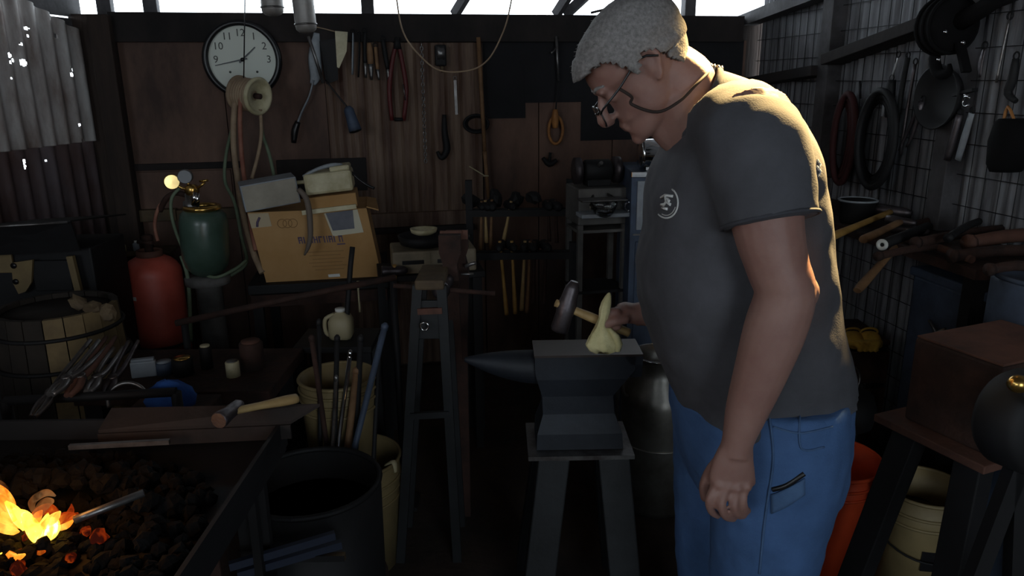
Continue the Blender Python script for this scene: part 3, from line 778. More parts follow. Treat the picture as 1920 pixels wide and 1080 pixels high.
hose('welding_hose', [(296, 452, 2.93), (290, 420, 2.95), (300, 385, 2.98), (322, 372, 3.0)], .007, m_hosr, 'thin red hose rising from the red tank valve')
hose('welding_hose', [(340, 480, 2.84), (352, 520, 2.82), (356, 580, 2.82), (358, 640, 2.84)], .008, m_hosg, 'dark hose hanging between the red and green tanks')

# ---------------------------------------------------------------- gas tanks and gauges
def tank(name, px, pyt, pyb, Y, r, mat, label, top, tilt=(0, 0, 1), z0=None):
    t_ = P(px, pyt, Y); b_ = P(px, pyb, Y) if z0 is None else V(t_.x, t_.y, z0)
    h = t_.z - b_.z; tk = thing(name, b_, label, 'tank')
    s = r * .75
    pr_ = [(r * .9, 0), (r, .015)] + [(r, h - s)] + [(r * math.cos(a), h - s + s * .95 * math.sin(a)) for a in [R(x) for x in (15, 30, 45, 60, 74)]] + [(r * .2, h), (0, h)]
    MB().lathe(pr_, b_, tilt, 36).build('cylinder', mat, tk)
    return tk, b_, h
tk, tb, th = tank('gas_tank', 280, 474, 655, 2.95, .113, m_red, 'faded red gas cylinder with a rounded top, left of the green tank', 1, z0=0)
for z in (.38, .47): MB().torus(tb + V(0, 0, z), .114, .006, n=36, m=6).build('band', m_blackm, tk)
MB().lathe([(.05, th - .02), (.05, th + .012), (.042, th + .012), (.042, th - .01)], tb, n=20).build('collar', m_rust2, tk)
vm = MB().lathe([(.016, th), (.016, th + .05), (.022, th + .05), (.022, th + .07), (.01, th + .075)], tb, n=12); vm.tube([tb + V(-.04, 0, th + .045), tb + V(.03, -.02, th + .045)], .008, 8); vm.build('valve', m_rust, tk)
pt = MB().slab([tb + V(math.sin(a) * .1135, -math.cos(a) * .1135, z) for z, a in ((th - .17, -.5), (th - .17, -.2), (th - .155, -.2), (th - .155, -.5))], (-.3, -1, 0), .001); pt.build('label', m_white, tk)
gt = P(389, 517, 2.85); gth = P(389, 392, 2.85).z - gt.z
tk = thing('gas_tank', gt, 'dark green gas cylinder standing right of the red one', 'tank')
MB().lathe([(.03, 0), (.055, .012), (.078, .04), (.088, .08), (.090, .14), (.090, gth - .05), (.084, gth - .02), (.07, gth - .004), (.03, gth), (0, gth)], gt, (.05, 0, 1), 36).build('cylinder', m_green, tk)
MB().torus(gt + V(.012, 0, gth + .006), .06, .011, n=30, m=8).build('top_ring', m_brass, tk)
MB().lathe([(.03, gth - .01), (.028, gth + .03), (.018, gth + .035), (.018, gth + .06)], gt + V(-.03, 0, 0), n=14).build('valve', m_steel, tk)
st = MB().lathe([(.085, 0), (.085, .02), (.05, .03), (.05, gt.z - .04), (.085, gt.z - .03), (.085, gt.z - .002)], V(gt.x, gt.y, 0), n=16); tag(st.build('tank_stool', m_concr), 'round grey pedestal under the green tank', 'stool')
reg = thing('gas_regulator', P(362, 376, 2.84), 'brass regulator with two dial gauges above the green tank', 'regulator')
rg0 = P(360, 356, 2.84)
MB().lathe([(.014, -.025), (.022, -.018), (.022, .018), (.014, .025)], rg0, (0, -1, .1), 16).build('regulator_body', m_brass, reg)
for (gx, gy, dirv, gr) in ((322, 341, V(.45, -.89, .065), .029), (347, 331, V(.25, -1, .0), .027)):
    g0 = P(gx, gy, 2.82); d_ = dirv.normalized()
    gg = MB().lathe([(gr * .8, -.02), (gr, -.014), (gr, .006), (gr * .92, .009)], g0, d_, 24).build('gauge', m_brass if gx == 322 else m_steel, reg)
    MB().lathe([(gr * .9, .0), (gr * .9, .0095), (0, .0098)], g0, d_, 24, smooth=False).build('dial', M('dial_glint', '#d8b878', .22, .9) if gx == 322 else M('dial_glass_grey', '#9a9da0', .1, spec=.9), gg)  # left dial's warm mirror colour stands in for a lamp glint
    MB().tube([g0 - d_ * .012, (g0 + rg0) / 2 + V(0, 0, -.008), rg0], .006, 8, sub=3).build('stem', m_brass, reg)
for k, (x0, y0, x1, y1) in enumerate(((362, 385, 366, 360), (370, 386, 371, 362))): MB().tube(PT([(x0, y0, 2.82), (x1, y1, 2.82)]), .008, 8).build('union', m_chrome, reg)
tv = MB().tube(PT([(372, 352, 2.84), (384, 342, 2.84)]), .005, 8); tv.tube(PT([(374, 340, 2.84), (390, 338, 2.84)]), .0045, 8); tv.build('valve_key', m_brass, reg)

# ---------------------------------------------------------------- boxes on the steel bench
ang = R(9); rb = rotz(ang)
c0 = P(500, 537, 2.98); c1 = P(715, 511, 3.06)
dx = (V(c1.x, c1.y, 0) - V(c0.x, c0.y, 0)); Wb = dx.length; dx.normalize(); ny = V(dx.y, -dx.x, 0)  # ny toward camera
zt = (c0.z + c1.z) / 2; rotBx = rotz(math.atan2(dx.y, dx.x))
bo = V(c0.x, c0.y, zt)
Hb = P(478, 398, 2.98).z - zt
bench = thing('steel_bench', V(bo.x + .2, bo.y + .2, 0), 'dark steel bench carrying the cardboard box', 'bench')
bc = bo + dx * (Wb / 2 - .02) - ny * .22
MB().box(bc + V(0, 0, -.021), (Wb + .1, .52, .04), rotBx, .004).build('bench_top', m_blackm, bench)
MB().box(bc + V(0, 0, -.07) + ny * .25, (Wb + .08, .012, .05), rotBx).build('apron', m_rust, bench)
for sx in (-1, 1):
    for sy in (-1, 1):
        p = bc + dx * (sx * (Wb / 2 + .02)) - ny * (sy * .22); MB().box((p.x, p.y, (zt - .045) / 2), (.04, .04, zt - .045), rotBx).build('leg', m_blackm, bench)
# big carton: slightly sheared old box, open top flaps
cb = thing('cardboard_box', bo + dx * Wb / 2 - ny * .16, 'large tan cardboard carton with purple print and pasted label', 'box')
D = .33
lean = -dx * .045
def cbp(u, d, h): return bo + dx * (u * Wb) - ny * (d * D) + V(0, 0, h * Hb) + lean * h
body_ = MB(); th_ = .006
corners = [(0, 0), (1, 0), (1, 1), (0, 1)]
body_.add([cbp(u, d, 0) for u, d in corners] + [cbp(u, d, 1) for u, d in corners] , [(0, 3, 2, 1), (0, 1, 5, 4), (1, 2, 6, 5), (2, 3, 7, 6), (3, 0, 4, 7), (4, 5, 6, 7)])
body_.build('carton', m_card, cb)
def on_front(u, h, off=.0012): return cbp(u, 0, h) + ny * off
def fpatch(name, pts, mat, par, off=.0012, th=.0008): return MB().slab([on_front(u, h, off) for u, h in pts], ny, th).build(name, mat, par)
fpatch('paper_label', [(.66, .62), (.93, .66), (.92, .99), (.63, .95)], m_paper, cb)
fpatch('torn_patch', [(.67, .70), (.86, .72), (.88, .985), (.645, .95)], M('grey_torn_paper', '#77787f', .85, col2='#62646c', scale=12), cb, off=.0025)
fpatch('tape', [(.0, .78), (.17, .80), (.17, .985), (.0, .985)], M('packing_tape', '#b3a284', .35), cb)
fpatch('tape', [(.54, .03), (.64, .032), (.64, .075), (.54, .07)], m_white, cb)
pm = MB()
rnd = random.Random(5)
u = .36
for k in range(9):   # blurred bold purple lettering
    wl_ = .034; h0, h1 = .535, .63
    pm.slab([on_front(u, h0), on_front(u + .011, h0), on_front(u + .011, h1), on_front(u, h1)], ny, .0008)
    if k % 2 == 0: pm.slab([on_front(u, h1 - .022), on_front(u + wl_, h1 - .022), on_front(u + wl_, h1), on_front(u, h1)], ny, .0008)
    if k % 3 != 1: pm.slab([on_front(u + wl_ - .009, h0), on_front(u + wl_, h0), on_front(u + wl_, h1), on_front(u + wl_ - .009, h1)], ny, .0008)
    if k % 3 == 0: pm.slab([on_front(u, .575), on_front(u + wl_, .575), on_front(u + wl_, .592), on_front(u, .592)], ny, .0008)
    u += .043
pm.slab([on_front(.68, .495), on_front(.75, .497), on_front(.75, .515), on_front(.68, .512)], ny, .0008)
pm.build('printed_lettering', m_inkp, cb)
m_ink2 = M('faint_brown_ink', '#8c6b45', .85)
for k in range(6):
    pl_ = MB()
    h = .40 - k * .052; ua = .40 + .02 * (k % 3); ub = .72 - .03 * (k % 2)
    pl_.slab([on_front(ua, h), on_front(ub, h + .003), on_front(ub, h + .012), on_front(ua, h + .009)], ny, .0006); pl_.build('printed_line', m_ink2, cb)
for k in range(3):
    uu = .26 + k * .045; MB().torus(on_front(uu, .83), .018, .0012, axis=ny, n=14, m=4).build('printed_ring', m_ink2, cb)
MB().tube([on_front(.05, .80, .003), on_front(.06, .86, .003), on_front(.09, .93, .003)], .005, 6).build('ink_mark', m_inkp, cb)
fl_ = MB().slab([cbp(1, .05, 1), cbp(1, .9, 1), cbp(1.08, .9, .97), cbp(1.1, .05, .95)], (0, 0, 1), .005); fl_.build('flap', m_card, cb)
# small grey box on its left corner
def boxpx(name, label, cat, x0, y0, x1, y1, Y, depth, mat, rz, tilt_=0.0, extra=0.0, bev=.004):
    a = P(x0, y1, Y); b = P(x1, y1, Y); t = P((x0 + x1) / 2, y0, Y); W = (b - a).length; H = t.z - a.z
    rot = Matrix.Rotation(rz, 3, 'Z') @ Matrix.Rotation(tilt_, 3, 'Y'); c = (a + b) / 2 + V(0, 0, H / 2) + rot @ V(0, depth / 2, 0)
    o = MB().box(c, (W, depth, H), rot, bev)
    return o, c, (W, depth, H), rot
gz = cbp(0, 0, 1).z + .002
gb = thing('electrical_box', V(P(508, 365, 2.98).x, 3.05, gz), 'small grey metal box on the left corner of the carton', 'box')
gc = P(505, 365, 3.02); gc.z = gz + .062; rg_ = rotz(R(22)) @ Matrix.Rotation(R(-7), 3, 'Y')
gc.z += .012
MB().box(gc, (.215, .16, .105), rg_, .003).build('housing', m_greypaint, gb)
MB().box(gc + rg_ @ V(.0, -.082, .0), (.205, .004, .096), rg_, .001).build('lid', M('beige_lid', '#a39c8c', .6, col2='#8a8375', scale=7), gb)
MB().tube([gc + rg_ @ V(.108, -.02, .02), gc + rg_ @ V(.15, -.03, .018), gc + rg_ @ V(.19, -.04, .005)], .008, 8).build('conduit_stub', m_cream, gb)
# cream appliance on a book on the right corner
bk = thing('wood_block', P(620, 365, 3.03), 'brown board stack with a pale edge under the cream device', 'board')
bkc = P(622, 358, 3.06); bkc.z = gz + .035; rk = rotz(R(9)) @ Matrix.Rotation(R(-5), 3, 'Y')
MB().box(bkc, (.205, .17, .055), rk, .003).build('board', m_card, bk)
MB().box(bkc + rk @ V(-.01, -.092, -.026), (.215, .012, .018), rk, .001).build('pale_edge', m_cream, bk)
ap = thing('electric_device', bkc + V(0, 0, .03), 'cream plastic device with coiled cord on the brown board', 'device')
ac = bkc + V(-.005, 0, .077); MB().box(ac, (.19, .15, .085), rk, .012).build('housing', m_cream, ap)
MB().tube([ac + rk @ V(-.095, -.05, .035), ac + rk @ V(-.04, -.06, .056), ac + rk @ V(.02, -.05, .066), ac + rk @ V(.06, -.03, .062)], [.008, .012, .014, .008], 10, sub=3, flat=.6).build('handle', m_greypaint, ap)
MB().box(ac + rk @ V(.05, 0, .05), (.08, .12, .022), rk, .008).build('cap', m_cream, ap)
MB().tube([ac + rk @ V(.09, -.03, .03), ac + rk @ V(.12, -.04, -.005), ac + rk @ V(.15, -.05, -.03), ac + rk @ V(.175, -.06, -.045)], .006, 8, sub=3).build('lead', m_blackpl, ap)
# flat conduit hanging over the front of the carton
hg = MB().tube(PT([(560, 355, 2.93), (574, 372, 2.92), (580, 400, 2.92), (582, 440, 2.92), (578, 462, 2.92), (571, 478, 2.93)]), [.010, .012, .012, .011, .009, .004], 10, sub=4); tag(hg.build('cable_bundle', M('grey_brown_cable', '#6b5f55', .7)), 'grey-brown cable end draped over the front of the carton', 'cable')
# white label tag string, black rod in front, jug
tag(MB().tube(PT([(671, 527, 2.93), (672, 548, 2.92), (675, 585, 2.92)]), [.006, .004, .005], 6, sub=3).build('knotted_string', m_jug), 'short white knotted string hanging below the bench edge', 'string')
tag(MB().tube([P(661, 463, 2.45), P(657, 500, 2.44), P(650, 600, 2.42), V(P(648, 640, 2.42).x, 2.42, .02)], .009, 8).build('iron_rod', m_blackm), 'black iron rod standing upright in front of the carton', 'rod')
tag(MB().tube([P(330, 606, 2.35), P(550, 558, 2.38), P(742, 520, 2.42)], .011, 8).build('steel_bar', m_rust), 'long rusty bar running slantwise below the carton', 'bar')
pa = P(340, 604, 2.36); pb_ = P(735, 521, 2.42)
sup = thing('bar_stand', V((pa.x + pb_.x) / 2, 2.4, 0), 'two thin dark uprights carrying the slanting bar', 'stand')
for p in (pa, pb_): MB().tube([V(p.x, p.y + .02, 0), V(p.x, p.y + .02, p.z - .012)], .012, 8).build('upright', m_blackm, sup); MB().box((p.x, p.y + .02, .008), (.1, .1, .016)).build('foot', m_blackm, sup)
MB().bar(V(pa.x, pa.y + .02, .03), V(pb_.x, pb_.y + .02, .03), .02, .02).build('tie_bar', m_blackm, sup)
# ---------------------------------------------------------------- hanging things on and before the back wall
def galv_pipe(x0, y0, x1, y1, Y, r, label):
    a = P(x0, y0, Y); b = P(x1, y1, Y); d = (b - a).normalized()
    t = thing('hanging_pipe', b, label, 'pipe', 'pale pipes under the eave')
    L = (b - a).length
    MB().lathe([(r * .98, 0), (r, .01), (r, L - .03), (r * .95, L - .01), (r * .7, L), (r * .4, L + .004)], a, d, 24).build('tube', M('pale_tube', '#a8a4a0', .5, .3, col2='#837d78', scale=5), t)
    MB().torus(b - d * .03, r * 1.0, .004, axis=d, n=24, m=6).build('end_band', m_steel, t)
galv_pipe(476, -330, 512, 28, 3.3, .045, 'shorter grey pipe hanging under the eave, right of the clock')
galv_pipe(528, -330, 575, 60, 3.25, .043, 'longer grey pipe hanging under the eave beside the saw')
tag(MB().tube([PB(578, 68, .16), PB(592, 110, .15), PB(606, 156, .14)], .008, 8).build('iron_rod', m_steel), 'dark polished rod hanging below the longer pipe', 'rod')
sw = thing('pruning_saw', PB(553, 268, .06), 'grey folding saw with black grip hanging on the wall', 'saw')
MB().tube([PB(594, 62, .05), PB(590, 105, .05), PB(592, 140, .05), PB(586, 158, .05)], [.014, .03, .028, .014], 8, sub=4, flat=.25, ref=nB).build('blade_guard', m_greypaint, sw)
MB().tube([PB(588, 150, .055), PB(580, 180, .055), PB(566, 210, .055), PB(558, 232, .055)], [.010, .009, .010, .012], 8, sub=4, flat=.5).build('handle', m_greypaint, sw)
MB().tube([PB(559, 228, .055), PB(553, 245, .055), PB(551, 268, .055)], [.013, .017, .012], 10, sub=3).build('grip', m_blackpl, sw)
rbx = MB().slab([PB(600, 78, .05), PB(632, 72, .05), PB(634, 150, .05), PB(612, 158, .05)], nB, .03); tag(rbx.build('leather_apron', m_blackm), 'black flat panel hanging between the saw and the files', 'apron')
tag(MB().slab([PB(628, 58, .085), PB(652, 60, .085), PB(650, 96, .085), PB(636, 128, .085), PB(632, 126, .085)], nB, .003).build('paper_sheet', m_cream), 'cream torn paper hanging above the row of files', 'paper')
tag(MB().tube([PB(590, 50, .08), PB(612, 55, .08), PB(630, 60, .08)], .003, 6).build('paper_string', m_host), 'thin string stretched from the pipe to the cream paper', 'string')
# row of hand tools
def hung(name, label, cat, pts, rads, mat, mat2=None, split=.5, off=.06, flat=1.0, group=None, plane=PB):
    b = plane(pts[-1][0], pts[-1][1], off); t = thing(name, b, label, cat, group)
    w_ = [plane(x, y, off) for x, y in pts]
    if mat2 is None:
        MB().tube(w_, rads, 10, sub=3, flat=flat).build('shaft', mat, t)
    else:
        k = max(1, int(len(w_) * split)); MB().tube(w_[:k + 1], rads[:k + 1], 10, sub=3, flat=flat).build('blade', mat, t)
        MB().tube(w_[k:], rads[k:], 10, sub=3).build('handle', mat2, t)
    hk = MB().torus(w_[0] + V(0, 0, .008), .010, .0025, axis=(0, 1, 0), n=12, m=5); hk.build('hanging_ring', m_blackm, t)
    return t
g = 'files and chisels hung in a row'
hung('flat_file', 'broad grey file, first in the row right of the paper', 'file', [(662, 62), (662, 90), (661, 140)], [.012, .017, .015], m_greypaint, flat=.3, group=g)
hung('flat_file', 'dark file, second in the row right of the paper', 'file', [(674, 66), (674, 100), (672, 145)], [.009, .012, .010], m_blackm, flat=.4, group=g)
hung('cold_chisel', 'long dark rod with pale tip, third in the row right of the paper', 'chisel', [(684, 60), (684, 100), (685, 118), (686, 146)], [.008, .008, .009, .006], m_blackm, m_steel, .6, group=g)
hung('screwdriver', 'brown-handled screwdriver, fourth in the row right of the paper', 'screwdriver', [(692, 80), (694, 100), (695, 120), (697, 150)], [.010, .015, .014, .006], m_wood2, m_steel, .6, group=g)
hung('cold_chisel', 'bright slim chisel, fifth in the row right of the paper', 'chisel', [(704, 88), (706, 110), (708, 130), (711, 150)], [.008, .009, .009, .006], m_wood2, m_steel, .5, group=g)
hung('screwdriver', 'last dark tool with pale tip in the row, next to the red cutters', 'screwdriver', [(718, 74), (722, 100), (727, 130), (729, 150)], [.010, .012, .010, .006], m_blackm, m_steel, .6, group=g)
bcu = thing('bolt_cutters', PB(745, 226, .06), 'red-handled bolt cutters hanging left of the chain', 'cutters')
for (pts, mt) in ((([(742, 85), (735, 120), (730, 170), (735, 226)]), m_redh), (([(748, 85), (755, 120), (762, 170), (757, 226)]), m_redh)):
    MB().tube([PB(x, y, .06) for x, y in pts], [.010, .011, .012, .010], 8, sub=3).build('handle', mt, bcu)
MB().tube([PB(745, 70, .065), PB(745, 92, .065)], [.012, .02], 8).build('jaw', m_blackm, bcu)
MB().tube([PB(756, 158, .075), PB(760, 188, .075)], .003, 6).build('bright_edge', m_steel, bcu)
MB().tube([PB(740, 224, .06), PB(756, 224, .06)], .009, 8).build('tie', m_blackm, bcu)
# lamp can
lc = thing('work_lamp', PB(664, 246, .16), 'small blue-grey metal lamp head hanging by a wire', 'lamp')
la = PB(652, 200, .14); lb = PB(666, 244, .16); ld = (lb - la).normalized()
MB().lathe([(.014, 0), (.024, .015), (.026, .06), (.030, .1), (.031, .118)], la, ld, 20).build('shade', m_blue, lc)
MB().lathe([(.028, .112), (.028, .122), (.01, .126)], la, ld, 20).build('front', m_blackpl, lc)
MB().tube([PB(610, 150, .1), PB(630, 175, .12), PB(652, 202, .14)], .004, 6, sub=3).build('wire', m_blackpl, lc)
# chain
ch = thing('hanging_chain', PB(797, 300, .09), 'thin rusty chain hanging on the back wall', 'chain')
a_ = PB(790, 84, .08); b_ = PB(798, 302, .08); nl = 34
lk = None
for i in range(nl):
    c = a_.lerp(b_, i / (nl - 1)); ax_ = nB if i % 2 else dB
    MB().torus(c, .0105, .0027, axis=ax_, n=10, m=5, sx=.65, sy=1.0, ref=(0, 0, 1)).build('link', m_steel, ch)
# white wire loop
tag(MB().tube(PT([(722, -330, 2.9), (738, -70, 2.9), (744, 0, 2.9), (756, 60, 2.9), (785, 102, 2.9), (825, 132, 2.9), (880, 132, 2.9), (915, 112, 2.9), (940, 68, 2.9), (955, 20, 2.9), (968, -70, 2.9), (990, -330, 2.9)]), .0032, 6, sub=6).build('hanging_wire', m_host), 'pale wire hanging in a wide loop from the roof', 'wire')
# long stick
stk = thing('wooden_stick', PB(918, 372, .1), 'long thin wooden stick leaning against the back wall', 'stick')
MB().tube([PB(897, 70, .06), PB(902, 160, .07), (PB(909, 285, .09))], [.011, .011, .010], 8).build('shaft', m_wood2, stk)
MB().tube([PB(909, 284, .09), PB(910, 300, .09), PB(916, 372, .1)], [.012, .010, .009], 8).build('lower_shaft', m_wood2, stk)
tie = MB().tube([PB(880, 312, .1), PB(895, 321, .1), PB(908, 329, .11)], .003, 6); tie.torus(PB(911, 330, .095), .012, .004, axis=(0, .2, 1), n=12, m=5); tie.build('string_tie', m_cream, stk)
# assorted dark things hung on the back wall
pu = thing('pulley_block', PB(826, 135, .05), 'small dark pulley block with a grey glint, under the wire loop', 'pulley')
MB().lathe([(.02, -.02), (.035, -.015), (.03, 0), (.035, .015), (.02, .02)], PB(826, 100, .07), dB, 20).build('sheave', m_steel, pu)
MB().box(PB(826, 104, .07), (.055, .03, .1), rotB, .008).build('cheek', m_blackm, pu)
MB().tube([PB(828, 116, .06), PB(830, 136, .06)], [.012, .006], 8).build('hook', m_rail, pu)
hk_ = thing('iron_hook', PB(830, 300, .05), 'dark iron hook tool hanging right of the chain', 'hook')
MB().tube([PB(833, 215, .06), PB(834, 250, .06), PB(838, 280, .06), PB(828, 296, .06), PB(820, 284, .06)], [.010, .016, .018, .014, .008], 8, sub=4).build('shank', m_blackm, hk_)
hk_ = thing('iron_strap', PB(856, 215, .04), 'narrow grey metal strip hanging left of the stick', 'strap')
MB().bar(PB(853, 150, .04), PB(856, 215, .04), .014, .004, ref=nB).build('strip', m_steel, hk_)
MB().torus(PB(853, 146, .04), .008, .002, axis=nB, n=10, m=5).build('ring', m_steel, hk_)
rp = thing('rope_coil', PB(895, 260, .05), 'dark coiled strap hanging behind the wooden stick', 'coil')
for k in range(3): MB().torus(PB(893, 232, .03 + .012 * k), .05 + .006 * k, .007, axis=nB, n=24, m=6, sx=.7, ref=dB).build('loop', m_blackm, rp)
hand_ = thing('steel_hook', PB(1044, 155, .06), 'slim pale steel hook hanging near the man\'s forehead', 'hook')
MB().tube([PB(1043, 68, .06), PB(1045, 110, .06), PB(1047, 152, .06)], [.008, .007, .006], 8).build('shank', m_steel, hand_)
MB().tube([PB(1044, 88, .06), PB(1038, 96, .06), PB(1033, 100, .07)], .005, 6).build('spur', m_steel, hand_)
pb2 = thing('pulley', PB(1042, 280, .05), 'orange-brown wooden pulley with an oval loop below the steel hook', 'pulley')
MB().torus(PB(1042, 244, .05), .052, .008, axis=nB, n=28, m=7, sx=1.35, sy=.72, ref=dB).build('loop', m_leather, pb2)
MB().tube([PB(1041, 205, .07), PB(1041, 222, .07), PB(1041, 240, .07)], [.02, .032, .022], 14, sub=3, flat=.6).build('block', m_leather, pb2)
MB().tube([PB(1046, 150, .06), PB(1044, 180, .06), PB(1042, 208, .065)], .004, 6).build('strap', m_blackm, pb2)
cl = thing('iron_clamp', PB(1028, 312, .05), 'dark iron clamp lying on the wall ledge below the wooden pulley', 'clamp')
MB().tube([PB(1018, 296, .05), PB(1030, 308, .05), PB(1044, 300, .05)], [.01, .016, .01], 8, sub=3).build('jaw', m_blackm, cl)
MB().tube([PB(1030, 306, .05), PB(1032, 286, .05)], .008, 8).build('stem', m_blackm, cl)

# ---------------------------------------------------------------- middle ground: slotted cream case, vice, hammer racks
tb_ = thing('side_table', V(P(806, 520, 2.95).x, 2.95, 0), 'small dark table under the slotted cream case', 'table')
tz = P(806, 512, 2.85).z
for z, m_, t_ in ((tz - .013, m_blackm, .024),): MB().box((P(806, 512, 2.95).x, 2.95, z), (.42, .24, t_), rotB, .003).build('table_top', m_, tb_)
for sx in (-1, 1):
    for sy in (-1, 1): MB().box((P(806, 512, 2.95).x + sx * .19, 2.98 + sy * .09, (tz - .026) / 2), (.03, .03, tz - .026), rotB).build('leg', m_blackm, tb_)
cs = thing('slotted_case', V(P(806, 510, 2.88).x, 2.95, tz), 'cream metal case with two dark slots', 'case')
cx_ = P(806, 490, 2.85).x
bd = MB(); W = .33; H = P(806, 470, 2.85).z - tz
cb0 = V(cx_, 2.95, tz + H / 2)
bd.box(cb0, (W, .2, H), rotB, .008); bd.build('housing', m_case, cs)
for sx, wv in ((-.085, .085), (.045, .07)):
    MB().box(cb0 + rotB @ V(sx, -.1005, .002), (wv, .006, .016), rotB, .002).build('slot', m_blackpl, cs)
for sx in (-.02, .1): MB().box(cb0 + rotB @ V(sx, -.101, 0), (.006, .004, H * .9), rotB).build('rib', m_case, cs)
pn = thing('iron_pan', cb0 + V(-.03, 0, H / 2), 'black iron dish lying on the slotted cream case', 'pan')
MB().lathe([(.06, 0), (.095, .012), (.105, .045), (.098, .045), (.08, .02), (0, .018)], cb0 + V(-.03, -.01, H / 2), n=28).build('dish', m_blackm, pn)
MB().bar(cb0 + V(.06, -.03, H / 2 + .042), cb0 + V(.16, -.05, H / 2 + .05), .02, .01).build('grip', m_blackm, pn)
tag(MB().lathe([(.03, 0), (.05, .01), (.055, .026), (.045, .024), (.03, .012), (0, .012)], cb0 + V(-.03, -.01, H / 2 + .046), n=20).build('pale_bowl', m_cream), 'small pale dish resting in the black iron dish', 'dish')
# wood handle below the case
def hammer(name, label, head, hdirv, hw, hh, end, r, mat, headmat=None, group=None):
    t = thing(name, end, label, 'hammer', group)
    head = Vector(head); hdirv = Vector(hdirv).normalized()
    MB().tube([head - hdirv * hh, head - hdirv * hh * .85, head - hdirv * .25 * hh, head + hdirv * .25 * hh, head + hdirv * hh * .7, head + hdirv * hh], [hw * .95, hw * 1.05, hw * .85, hw * .85, hw * .8, hw * .35], 10).build('hammer_head', headmat or m_iron, t)
    up_ = (head - Vector(end)).normalized(); L = (head - Vector(end)).length
    MB().tube([head + up_ * hw * 1.1, head, head - up_ * L * .45, head - up_ * L * .8, Vector(end)], [r * .85, r * .8, r * .8, r * 1.1, r * 1.05], 10, sub=3, flat=.8).build('handle', mat, t)
hammer('sledge_hammer', 'yellow-handled hammer hanging head up below the cream case', P(740, 508, 2.79), dB, .022, .05, P(744, 612, 2.8), .011, m_wood)
# racks
rkk = thing('hammer_rack', V(P(965, 480, 3.15).x, 3.2, 0), 'two-tier dark iron rack full of hammers', 'rack')
xa, xb = P(880, 400, 3.3).x, P(1068, 400, 3.3).x
for (py, Y) in ((398, 3.3), (478, 3.1)):
    z = P(960, py, Y).z
    for dy in (-.022, .022): MB().box(((xa + xb) / 2, Y + dy + .0, z), (xb - xa, .01, .03)).build('rail', m_blackm, rkk)
for sx in (xa, xb):
    MB().bar((sx, 3.33, 0), (sx, 3.3, 1.08), .03, .03).build('upright', m_blackm, rkk); MB().bar((sx, 3.08, 0), (sx, 3.1, .84), .03, .03).build('upright', m_blackm, rkk)
    MB().bar((sx, 3.08, .1), (sx, 3.33, .1), .025, .025).build('foot', m_blackm, rkk)
gU = 'hammers on the upper tier of the rack'; gL = 'hammers on the lower tier of the rack'
for k, (x, xe, ye, mt, nm_) in enumerate([(903, 901, 470, m_wood2, 'leftmost'), (910, 912, 455, m_hand, 'second'), (922, 920, 468, m_wood2, 'third'), (957, 944, 452, m_hand, 'tilted fourth'), (1028, 1030, 452, m_rust, 'reddish fifth'), (1042, 1044, 455, m_rust, 'reddish last')]):
    hammer('rack_hammer', nm_ + ' hammer from the left on the upper tier of the rack', P(x, 386, 3.3), (.3 if k % 2 else .1, -1, 0), .02 + .003 * (k % 3), .045 + .006 * (k % 2), P(xe, ye, 3.3), .0105, mt, m_blackm, gU)
for k, (x, xe, ye, mt, nm_) in enumerate([(938, 950, 590, m_wood, 'leftmost'), (960, 966, 588, m_wood, 'second'), (984, 978, 582, m_hand, 'third'), (994, 988, 586, m_wood2, 'fourth'), (1002, 1000, 570, m_rust, 'reddish fifth'), (1024, 1020, 572, m_rust, 'reddish last')]):
    hammer('rack_hammer', nm_ + ' hammer from the left on the lower tier of the rack', P(x, 462, 3.1), (.2 if k % 2 else -.1, -1, 0), .022, .05, P(xe, ye, 3.1), .011, mt, m_blackm, gL)
for k, (x, y) in enumerate(((884, 372), (930, 368), (965, 372), (1000, 366))):
    b = P(x, y + 16, 3.34); lp = MB().lump(b + V(0, 0, .03), .04, k + 40, sz=(1.2, .7, .8)); tag(lp.build('iron_tool_head', m_blackm), ['dark loose iron head at the left end of the upper rack', 'dark loose iron head above the second upper hammer', 'dark loose iron head in the middle of the upper rack', 'dark loose iron head at the right of the upper rack'][k], 'tool head')
# post vice on a steel stand
vx = V(P(852, 470, 2.3).x, 2.3, 0)
vi = thing('post_vice', vx, 'rusty post vice with a long leg on a dark stand', 'vice')
vz = P(852, 438, 2.3).z
def vy(py): return P(852, py, 2.3).z
def sq(x, y, hx, hy, z): return [V(x - hx, y - hy, z), V(x + hx, y - hy, z), V(x + hx, y + hy, z), V(x - hx, y + hy, z)]
MB().loft([sq(vx.x + .008, 2.335, .034, .02, vy(437)), sq(vx.x + .008, 2.335, .034, .02, vy(470)), sq(vx.x + .01, 2.335, .022, .024, vy(486)), sq(vx.x + .012, 2.34, .03, .03, vy(515)), sq(vx.x + .012, 2.34, .026, .026, vy(560)), sq(vx.x + .01, 2.34, .02, .02, vy(660)), sq(vx.x + .01, 2.34, .016, .016, .02)], smooth=False).build('fixed_leg', m_rust, vi)
MB().loft([sq(vx.x - .012, 2.285, .034, .018, vy(438)), sq(vx.x - .012, 2.285, .034, .018, vy(470)), sq(vx.x - .012, 2.27, .022, .02, vy(488)), sq(vx.x - .012, 2.255, .028, .024, vy(516)), sq(vx.x - .008, 2.265, .022, .018, vy(570)), sq(vx.x, 2.31, .016, .014, vy(680))], smooth=False).build('moving_jaw', m_rust, vi)
for dy, dxv in ((2.307, -.01), (2.315, .008)): MB().box((vx.x + dxv, dy, vy(442)), (.07, .006, .03), None, .002).build('jaw_plate', m_rust2, vi)
MB().tube([V(vx.x - .03, 2.12, vy(516)), V(vx.x, 2.4, vy(516))], .02, 12).build('screw', m_iron, vi)
MB().tube([V(vx.x - .17, 2.13, vy(508)), V(vx.x + .13, 2.13, vy(524))], .007, 8).build('handle_bar', m_rust, vi)
